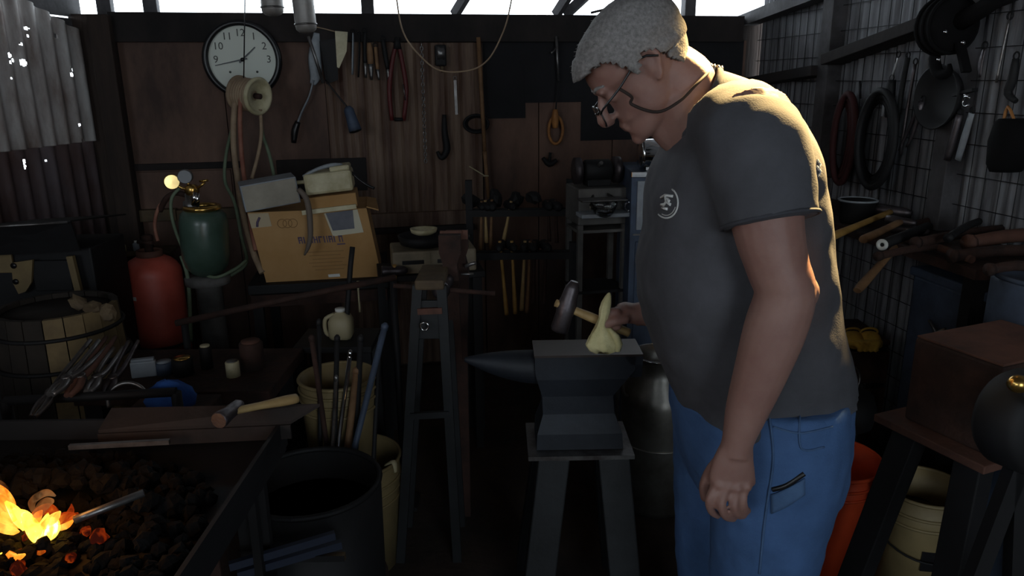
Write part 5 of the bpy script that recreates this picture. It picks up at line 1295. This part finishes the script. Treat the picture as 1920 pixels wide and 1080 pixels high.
rods = [((600, 795, 1.80), (598, 610, 1.86), .006, m_blackm, 'rod', 'leftmost thin black rod before the cream handle bucket'), ((628, 805, 1.79), (632, 640, 1.86), .007, m_blackm, 'rod', 'second thin black rod before the cream handle bucket'), ((668, 815, 1.79), (676, 640, 1.86), .008, m_blackm, 'rod', 'thick black rod before the cream handle bucket'), ((625, 812, 1.795), (630, 715, 1.84), .005, m_steel, 'rod', 'slim grey rod before the cream handle bucket'),
        ((640, 790, 1.80), (656, 668, 1.86), .006, m_chrome, 'rod', 'bright bent steel rod before the cream handle bucket'), ((655, 812, 1.80), (668, 700, 1.85), .0095, m_wood2, 'handle', 'yellow wooden handle leaning on the cream bucket'), ((690, 738, 1.80), (720, 618, 1.83), .0085, m_blue, 'bar', 'blue-grey square bar leaning right of the cream bucket'), ((700, 860, 1.85), (712, 640, 1.95), .007, m_blackm, 'rod', 'long dark rod leaning right of the blue-grey bar'), ((615, 850, 1.78), (585, 640, 1.84), .007, m_rust, 'rod', 'rusty rod leaning left across the cream handle bucket')]
for a, b, r, mt, ct_, lb in rods:
    A = P(a[0], a[1], b[2] - .03); B = P(*b); d = (B - A).normalized()
    if A.z > .0 : A = A - d * (A.z / d.z)    # carry it down to the floor
    t = thing('standing_' + ct_.replace('handle', 'pole'), A, lb, ct_, 'bars standing by the forge'); MB().tube([A, B], r, 8).build('shaft', mt, t); MB().lathe([(r * 1.15, 0), (r * 1.15, .012), (r * .5, .018)], B, d, 10).build('tip', mt, t)
tk_ = P(575, 850, 1.55); stb = thing('slack_tub', V(tk_.x, 1.62, 0), 'black slack tub standing right of the forge', 'tub')
sl = V(tk_.x, 1.56, 0); hz = P(575, 838, 1.73).z
MB().lathe([(.15, 0), (.155, .01), (.162, hz), (.156, hz), (.15, .02), (0, .02)], sl, n=40).build('shell', m_blackm, stb)
MB().torus(sl + V(0, 0, hz), .159, .007, n=40, m=6).build('rim', m_blackm, stb)
MB().torus(sl + V(0, 0, hz * .55), .16, .006, n=40, m=6).build('hoop', m_rust, stb)
MB().lathe([(.154, hz - .08), (0, hz - .08)], sl, n=32).build('water', M('dark_water', '#0b0b0c', .05), stb)
for k, (a, b) in enumerate((((430, 1062), (628, 1003)), ((445, 1078), (640, 1020)))):
    pa = P(a[0], a[1], 1.25 + .01 * k); pb = P(b[0], b[1], 1.33 + .01 * k); tag(MB().bar(pa, pb, .012, .016).build('blue_bar', m_dkbl), ['upper of two dark blue bars beside the slack tub', 'lower of two dark blue bars beside the slack tub'][k], 'bar')
for (x, y, Y) in ((470, 1068, 1.265), (600, 1030, 1.32)):   # bracket arms on the forge that carry the two bars
    p = P(x, y, Y); MB().bar(V(FX1 - .03, p.y, p.z - .018), V(p.x + .05, p.y, p.z - .018), .014, .014).build('bracket_arm', m_blackm, fg)
for yy in (1.265, 1.32): MB().bar(V(FX1 - .03, yy, P(470, 1068, 1.265).z - .03), V(FX1 - .03, yy, fz - .02), .016, .016).build('bracket_post', m_blackm, fg)
bb = V(P(660, 872, 2.12).x, 2.12, 0); bucket('cream ribbed bucket on the floor half hidden behind the slack tub', bb, .128, .15, .37, m_bucket, (.66, .75, .84), bail=False)
rgx = MB().tube([P(722, 872, 1.93), P(738, 866, 1.92), P(742, 885, 1.915)], [.006, .010, .006], 8, sub=3, flat=.5); tag(rgx.build('white_rag', m_jug), 'scrap of white rag over the rim of the floor bucket', 'rag')
# ---------------------------------------------------------------- right side: shelf along the wall
shz = .97
shp = [V(1.12, 3.45, shz), V(1.45, 3.45, shz), V(1.645, 2.05, shz), V(1.315, 2.05, shz)]
sf = thing('tool_shelf', V(1.4, 2.7, 0), 'long plank shelf along the right wall heaped with tools', 'shelf')
for k in range(3):
    t0, t1 = k / 3 + .006, (k + 1) / 3 - .006
    q = [shp[0].lerp(shp[1], t0), shp[0].lerp(shp[1], t1), shp[3].lerp(shp[2], t1), shp[3].lerp(shp[2], t0)]
    MB().slab([p - V(0, 0, .03) for p in q], (0, 0, 1), .03).build('plank', m_rust, sf)
for (x, y) in ((1.17, 3.38), (1.42, 3.38), (1.35, 2.09), (1.59, 2.09)): MB().box((x, y, (shz - .03) / 2), (.05, .05, shz - .03)).build('leg', m_blackm, sf)
def shelf_handle(name, label, cat, a, b, r, mat, za, zb, heads=None):
    A = PZ(a[0], a[1], za); B = PZ(b[0], b[1], zb); t = thing(name, A if A.z < B.z else B, label, cat); d = (B - A).normalized()
    MB().tube([A, A.lerp(B, .1), A.lerp(B, .5), B], [r * .9, r * 1.15, r * .9, r * .85], 10, sub=3, flat=.75).build('handle', mat, t)
    if heads: s = d.cross(V(0, 0, 1)).normalized(); MB().tube([B - s * heads, B - s * heads * .6, B, B + s * heads * .7, B + s * heads], [heads * .3, heads * .36, heads * .3, heads * .25, heads * .12], 10).build('head', m_iron, t)
    return t
shelf_handle('axe', 'yellow-handled axe on the shelf nearest the man\'s back', 'axe', (1549, 448), (1672, 396), .015, m_wood, 1.0, 1.02, .07)
shelf_handle('sledge_hammer', 'brown-handled hammer hanging over the shelf edge, end turned down', 'hammer', (1607, 545), (1708, 432), .014, m_wood2, .86, 1.0, .06)
shelf_handle('mallet', 'dark round mallet handle between the axe and the white-ended pipe', 'mallet', (1618, 450), (1690, 415), .016, m_wood2, 1.0, 1.03, .05)
pw = thing('white_pipe', PZ(1655, 460, 1.0), 'dark pipe with a white hollow end lying on the shelf', 'pipe')
A = PZ(1654, 459, 1.01); B = PZ(1740, 425, 1.01); d = (B - A).normalized()
MB().tube([A, B], .016, 14).build('tube', m_blackm, pw); MB().torus(A, .012, .006, axis=d, n=18, m=8).build('end_ring', m_white, pw)
tl = ['rusty long bar at the back of the shelf, above the white-ended pipe', 'rusty bar crossing the middle of the shelf', 'dark flat bar lying along the front shelf edge', 'reddish pipe at the near end of the shelf', 'brown timber offcut near the right edge of the shelf', 'dark bent bar at the far right of the shelf', 'brown rod under the hammer heap on the shelf', 'rusted strip lying across the near shelf end']
for k, (a, b, r, mt) in enumerate([((1690, 425), (1850, 400), .014, m_rust), ((1720, 455), (1880, 430), .016, m_rust), ((1706, 472), (1800, 496), .012, m_rust2), ((1790, 480), (1930, 470), .018, m_rust), ((1820, 455), (1940, 440), .022, m_rust2), ((1780, 445), (1835, 415), .012, m_blackm), ((1650, 480), (1760, 462), .012, m_rust), ((1860, 505), (1940, 500), .014, m_rust)]):
    z = shz + .02 + .022 * (k % 3); A = PZ(a[0], a[1], z); B = PZ(b[0], b[1], z)
    if k == 2: A, B = V(1.30, 2.42, shz + .013), V(1.345, 2.12, shz + .013)
    t = thing('iron_bar', A, tl[k], 'bar', 'iron bars heaped on the right shelf'); MB().tube([A, A.lerp(B, .5) + V(0, 0, .006), B], r, 8, sub=3).build('shaft', mt, t); MB().lathe([(r * 1.2, 0), (r * 1.2, .014)], A, (A - B), 10).build('end_cap', mt, t)
cpn = thing('enamel_pot', PZ(1602, 418, shz), 'dark pot with a rolled rim at the far end of the shelf', 'pot')
pp = PZ(1604, 417, shz); MB().lathe([(.055, 0), (.06, .01), (.062, .075), (.07, .085), (.066, .088), (.056, .075), (0, .07)], pp, n=28).build('pot', m_blackm, cpn); MB().torus(pp + V(0, 0, .086), .068, .004, n=28, m=6).build('rim', m_greypaint, cpn)
# grey sacking / barrel below shelf
bdr = thing('steel_drum', V(1.43, 1.78, 0), 'blue-grey drum at the right edge below the shelf', 'drum')
dz_ = P(1900, 540, 1.75).z
do = V(P(1935, 600, 1.72).x, 1.86, 0)
do.x = 1.42
MB().lathe([(.15, 0), (.155, .01), (.155, dz_ - .02), (.15, dz_), (.14, dz_ - .005), (0, dz_ - .01)], do, n=36).build('shell', m_blue, bdr)
for z in (.3, .6): MB().torus(do + V(0, 0, z), .156, .006, n=36, m=6).build('rib', m_blue, bdr)
MB().torus(do + V(0, 0, dz_ - .004), .15, .007, n=36, m=6).build('rim', m_blue, bdr)
bx1 = thing('metal_chest', V(1.47, 2.2, 0), 'dark blue-grey metal chest under the shelf', 'chest')
MB().box((1.47, 2.22, .62), (.36, .24, .5), rotR, .008).build('body', m_blue, bx1); MB().box((1.47, 2.22, .885), (.38, .26, .03), rotR, .006).build('lid', m_blue, bx1)
MB().box((1.47, 2.22, .18), (.36, .24, .36), rotR, .004).build('base', m_blackm, bx1)
MB().tube([V(1.335, 2.18, .75), V(1.32, 2.2, .73), V(1.33, 2.26, .75)], .006, 6).build('handle', m_steel, bx1)
# low crate with gloves behind the man
kz = .60; kc = V(1.17, 2.62, 0)
kr = thing('dark_crate', kc, 'dark wooden crate behind the man\'s hip', 'crate')
for k in range(4): MB().box((kc.x, kc.y - .125, .08 + k * .14), (.34, .014, .12), None, .003).build('slat', m_rust, kr)
for k in range(4): MB().box((kc.x - .127 + k * .085, kc.y, kz - .008), (.08, .26, .014), None, .002).build('top_slat', m_rust, kr)
for sx in (-1, 1): 
    for sy in (-1, 1): MB().box((kc.x + sx * .15, kc.y + sy * .105, (kz - .016) / 2), (.03, .03, kz - .016)).build('corner_post', m_blackm, kr)
for gi, (gx, gy, lb, sg) in enumerate(((1598, 655, 'left yellow leather work glove on the dark crate', 1), (1630, 655, 'right yellow leather work glove on the dark crate', -1))):
    p = PZ(gx, gy, kz); p.y = min(p.y, 2.72); t = thing('work_glove', p, lb, 'glove', 'pair of yellow work gloves')
    g0 = MB(); rows = [(.03, .016, -.05), (.034, .02, -.02), (.036, .02, .01), (.03, .016, .03)]
    g0.loft([[p + V(math.cos(a) * w_, dy * .6, .024 + math.sin(a) * h_ + (dy + .05) * .3) for a in [2 * math.pi * k / 14 for k in range(14)]] for w_, h_, dy in rows])
    for k in range(4): g0.tube([p + V(-.024 + k * .016, -.02, .032), p + V(-.030 + k * .017 + .02 * sg, -.05, .036), p + V(-.03 + k * .017 + .035 * sg, -.06, .014)], [.010, .010, .008], 8, sub=3)
    g0.tube([p + V(.028 * sg, 0, .03), p + V(.045 * sg, -.02, .03)], [.011, .009], 8)
    gg = remesh(g0, .004, 2); gg.build('glove_body', m_yellow, t); MB().torus(p + V(0, .018, .055), .03, .004, axis=(0, 1, .3), n=18, m=6, sy=.6).build('cuff', m_yellow, t)
kt = thing('iron_kettle', V(1.07, 2.3, 0), 'dark iron kettle with a pale ring handle behind the man\'s hip', 'kettle')
kp = P(1582, 770, 2.25); kb = V(kp.x, 2.25, kp.z - .06)
MB().lathe([(.06, 0), (.09, .02), (.1, .07), (.085, .12), (.05, .14), (0, .145)], kb, n=28).build('pot', m_blackm, kt)
MB().torus(P(1596, 712, 2.2), .034, .004, axis=(.35, -1, .1), n=24, m=6, sy=1.2).build('ring_handle', m_steel, kt)
MB().tube([P(1585, 738, 2.22), P(1600, 734, 2.21)], .007, 8).build('lug', m_iron, kt)
MB().lathe([(.05, 0), (.05, kb.z - .0015)], V(kb.x, kb.y, 0), n=16).build('pedestal', m_blackm, kt)
# ---------------------------------------------------------------- rusty swage block on a leg stand
bz1 = .90; bz0 = .69
c_far = V(.962, 1.685, 0); c_near = V(1.045, 1.485, 0); e1 = (c_near - c_far).normalized(); e2 = V(-e1.y, e1.x, 0); Lk = (c_near - c_far).length; Wk = .30
def SP(u, v, z): return c_far + e1 * (u * Lk) + e2 * (v * Wk) + V(0, 0, z)
sb = thing('swage_block', (SP(.5, .5, bz0)), 'heavy rust-brown iron block on a leg stand at the right', 'block')
rS = Matrix((e1, e2, V(0, 0, 1))).transposed()
MB().box(SP(.5, .5, (bz0 + bz1) / 2), (Lk, Wk, bz1 - bz0), rS, .006).build('block', m_rust, sb)
MB().box(SP(.5, .5, bz1 + .003), (Lk * .98, Wk * .98, .006), rS, .002).build('top_face', m_rust2, sb)
ss = thing('block_stand', SP(.5, .5, 0), 'dark splay-legged stand with rusty top flange under the iron block', 'stand')
MB().box(SP(.45, .45, bz0 - .011), (Lk * 1.35, Wk * 1.2, .02), rS, .003).build('top_flange', m_rust2, ss)
for (t_, b_) in (((.1, .03), (-.35, -.22)), ((.85, .03), (1.0, -.22)), ((.1, .95), (-.35, 1.15)), ((.85, .95), (1.0, 1.15))):
    MB().bar(SP(t_[0], t_[1], bz0 - .02), SP(b_[0], b_[1], 0), .065, .05, ref=e2, bev=.003).build('leg', m_blackm, ss)
# hand-cranked blower beside it, at the frame edge
hb_ = P(1925, 790, 1.28); bw = thing('hand_blower', V(hb_.x, hb_.y, 0), 'black hand-cranked blower with a brass knob at the right edge', 'blower')
MB().lathe([(.03, -.05), (.085, -.045), (.095, -.03), (.095, .03), (.085, .045), (.03, .05)], hb_, (.35, -1, .1), 32).build('housing', m_blackm, bw)
MB().tube([hb_ + V(-.0, -.06, .0), hb_ + V(-.02, -.07, .04), P(1912, 722, 1.2)], .007, 8).build('crank', m_iron, bw)
MB().ball(P(1910, 720, 1.19), .016, 16, 10, (1.2, 1, 1)).build('knob', m_brass, bw)
for sx in (-1, 1): MB().bar(hb_ + V(0, 0, -.08), V(hb_.x + sx * .12, hb_.y + .02, 0), .03, .03).build('leg', m_blackm, bw)
# ---------------------------------------------------------------- buckets at the right
bo1 = V(P(1553, 880, 2.08).x, 2.08, 0); b1 = bucket('bright orange plastic bucket behind the man\'s legs', bo1, .128, .15, .37, m_orange, (.82, .9), bail=True)
lb_ = MB()
for (a0, a1, z0, z1) in ((-1.15, -.85, .10, .17), (-1.1, -.95, .19, .25), (-.8, -.6, .1, .24)):
    pts = []; 
    for a, z in ((a0, z0), (a1, z0), (a1, z1), (a0, z1)): r = .128 + .022 * z / .37 + .002; pts.append(bo1 + V(math.cos(a) * r, math.sin(a) * r, z))
    lb_.slab(pts, (math.cos((a0 + a1) / 2), math.sin((a0 + a1) / 2), 0), .001)
lb_.build('black_lettering', M('dark_red_print', '#4a1512', .7), b1)
bo2 = V(1.155, 1.87, 0); b2 = bucket('cream plastic bucket between the legs of the block stand', bo2, .098, .112, .39, m_bucket, (.80, .88), bail=False)
MB().torus(bo2 + V(0, -.01, .26), .118, .003, axis=(0, -.35, 1), n=30, m=6).build('bail', m_blackm, b2)
a = -1.75; pts = [bo2 + V(math.cos(a_) * .109, math.sin(a_) * .109, z) for a_, z in ((a - .22, .19), (a + .22, .19), (a + .22, .25), (a - .22, .25))]
MB().slab(pts, (math.cos(a), math.sin(a), 0), .002).build('dark_label', m_blackpl, b2)
hs_ = MB().tube([bo2 + V(-.08, -.02, .3), bo2 + V(-.1, -.03, .42), bo2 + V(-.085, -.03, .46), bo2 + V(-.07, -.02, .43)], .006, 8, sub=3); tag(hs_.build('bent_wire', m_hosg), 'bent pale wire sticking out of the cream bucket', 'wire')
# ---------------------------------------------------------------- things hung on the right wall
def rhung(name, label, cat, pts, rads, mat, off=.10, flat=1.0, extra=None):
    w_ = [PR(x, y, off) for x, y in pts]; t = thing(name, w_[-1], label, cat, 'tools hung on the right wall')
    MB().tube(w_, rads, 8, sub=3, flat=flat).build('shaft', mat, t)
    MB().torus(w_[0] + V(0, 0, .008), .011, .0028, axis=nR, n=12, m=5).build('hanging_ring', m_blackm, t)
    if extra: extra(t, w_)
    return t
co = thing('cable_coil', PR(1580, 330, .08), 'dark red cable coil hanging on the right wall beside the man', 'coil')
for k in range(6): MB().torus(PR(1578 + 2 * (k % 3), 258 + 3 * (k % 2), .05 + .016 * k), .10 + .010 * (k % 3), .014, axis=nR, n=36, m=7, sx=1.5, sy=.62 , ref=dR).build('loop', m_dkred, co)
co = thing('cable_coil', PR(1640, 330, .08), 'thick black hose coil hanging right of the red one', 'coil')
for k in range(6): MB().torus(PR(1642, 262, .05 + .02 * k), .105 + .01 * (k % 3), .013, axis=nR, n=36, m=7, sx=1.45, sy=.9, ref=dR).build('loop', m_blackm, co)
MB().tube([PR(1612, 152, .1), PR(1613, 185, .1)], .005, 6).build('hook', m_blackm, co)
rhung('knife_blade', 'bright narrow blade hanging above the black hose coil', 'blade', [(1684, 106), (1677, 130), (1669, 152)], [.004, .009, .006], m_steel, flat=.25)
rhung('tin_snips', 'dark snips with pale handles below the bright blade', 'snips', [(1672, 150), (1668, 190), (1664, 220)], [.016, .018, .010], m_blackm, extra=lambda t, w_: (MB().tube([PR(1660, 180, .1), PR(1655, 218, .1)], .007, 8).build('handle', m_greypaint, t), MB().tube([PR(1668, 180, .1), PR(1668, 218, .1)], .007, 8).build('handle', m_greypaint, t)))
rhung('iron_bar', 'long dark iron bar hanging right of the snips', 'bar', [(1702, 108), (1692, 160), (1685, 215)], [.010, .010, .008], m_blackm)
rhung('iron_bar', 'slim grey iron bar hanging right of the long dark one', 'bar', [(1716, 120), (1702, 200), (1688, 290)], [.006, .006, .006], m_iron)
rhung('tongs', 'slim tongs hanging with reins down below the black pan', 'tongs', [(1730, 190), (1712, 250), (1700, 275)], [.010, .006, .005], m_iron, extra=lambda t, w_: MB().tube([PR(1728, 192, .1), PR(1700, 250, .1), PR(1686, 282, .1)], [.01, .006, .005], 8, sub=3).build('rein', m_iron, t))
fpn = thing('frying_pan', PR(1770, 205, .1), 'black iron pan hanging high on the right wall', 'pan')
MB().lathe([(.0, -.02), (.09, -.02), (.11, .02), (.105, .02), (.085, -.014), (0, -.014)], PR(1762, 182, .1), nR, 32, sx=1.0).build('pan', m_blackm, fpn)
MB().bar(PR(1790, 178, .1), PR(1828, 168, .1), .022, .01).build('handle', m_blackm, fpn)
sk = thing('shackle', PR(1812, 205, .12), 'bright steel shackle hanging right of the black pan', 'shackle')
MB().torus(PR(1812, 190, .13), .016, .004, axis=nR, n=18, m=6, a0=.6, a1=5.6).build('bow', m_chrome, sk); MB().tube([PR(1808, 178, .13), PR(1816, 180, .13)], .004, 6).build('pin', m_steel, sk)
rhung('flat_spring', 'curved grey spring leaf hanging near the right edge', 'spring', [(1846, 90), (1838, 120), (1837, 145)], [.008, .012, .006], m_iron, flat=.3)
rhung('steel_rod', 'long thin steel rod hanging slantwise near the right edge', 'rod', [(1893, 35), (1880, 95), (1868, 155)], [.004, .004, .004], m_steel)
rhung('iron_hook', 'dark hook hanging at the far right edge above the shelf', 'hook', [(1905, 110), (1898, 150), (1890, 175), (1905, 190)], [.010, .014, .012, .008], m_blackm)
rhung('tool_shaft', 'dark brown wooden handle hanging below the black pan', 'handle', [(1800, 215), (1788, 260), (1776, 300)], [.012, .014, .012], m_iron)
rhung('flat_bar', 'broad grey bar hanging right of the brown handle', 'bar', [(1822, 212), (1808, 260), (1796, 300)], [.015, .018, .016], m_greypaint, flat=.4)
mg = thing('machine_guard', PR(1790, 90, .18), 'black machine part with pale bolts high on the right wall', 'machine part')
MB().lathe([(.03, -.05), (.075, -.045), (.085, -.02), (.085, .02), (.075, .045), (.03, .05)], PR(1775, 48, .20), dR, 24).build('housing', m_soot, mg)
for k in range(3): MB().torus(PR(1775, 48, .20) + dR * (-.03 + .03 * k), .086, .006, axis=dR, n=24, m=6).build('flange', m_soot, mg)
MB().tube([PR(1800, 40, .19), PR(1840, 18, .18), PR(1880, -10, .18)], [.03, .026, .026], 10).build('shaft', m_soot, mg)
for x, y in ((1773, 60), (1806, 80), (1760, 112)): MB().ball(PR(x, y, .285), .006, 10, 6).build('bolt', m_chrome, mg)
MB().tube([PR(1762, 80, .19), PR(1752, 110, .19), PR(1760, 138, .19), PR(1778, 136, .19), PR(1780, 120, .19)], [.016, .018, .018, .014, .006], 10, sub=3).build('hook', m_soot, mg)
MB().bar(PR(1800, 82, .19), PR(1812, 135, .19), .03, .012).build('strap', m_soot, mg)
mg = thing('leather_bag', PR(1900, 300, .1), 'dark leather bag hanging at the right edge above the shelf', 'bag')
MB().loft([[PR(1895, 260, .1) + dR * (math.cos(a) * w_) + nR * (math.sin(a) * .05) + V(0, 0, z) for a in [2 * math.pi * k / 18 for k in range(18)]] for w_, z in ((.03, -.10), (.06, -.08), (.07, -.01), (.05, .05), (.02, .06))]).build('pouch', m_soot, mg)
MB().tube([PR(1880, 235, .1), PR(1890, 200, .1), PR(1905, 235, .1)], .005, 6, sub=3).build('strap', m_leather, mg)


# ---------------------------------------------------------------- shaded work lamp above the frame, behind the man
lp = V(1.02, 2.0, 2.36); aim = V(.53, 1.5, 1.5); ld = (aim - lp).normalized()
wl2 = thing('clamp_lamp', lp, 'shaded clamp lamp under the roof behind the man', 'lamp')
MB().lathe([(.02, -.06), (.03, -.04), (.09, .06), (.086, .06), (.028, -.03), (.0, -.03)], lp - ld * .04, ld, 28).build('shade', m_blackm, wl2)
MB().tube([lp - ld * .1, V(lp.x, lp.y, 2.55)], .006, 8).build('stem', m_blackm, wl2)
MB().ball(lp - ld * .035, .022, 14, 8).build('bulb', glow('warm_bulb', '#ffc46a', 6.0), wl2)
sl_ = bpy.data.lights.new('clamp_lamp_light', 'SPOT'); sl_.energy = 260; sl_.color = (1, .68, .28); sl_.spot_size = R(26); sl_.spot_blend = .7; sl_.shadow_soft_size = .03
slo = bpy.data.objects.new('clamp_lamp_light', sl_); COL.objects.link(slo); slo.location = lp + ld * .03; slo.rotation_euler = ld.to_track_quat('-Z', 'Y').to_euler()
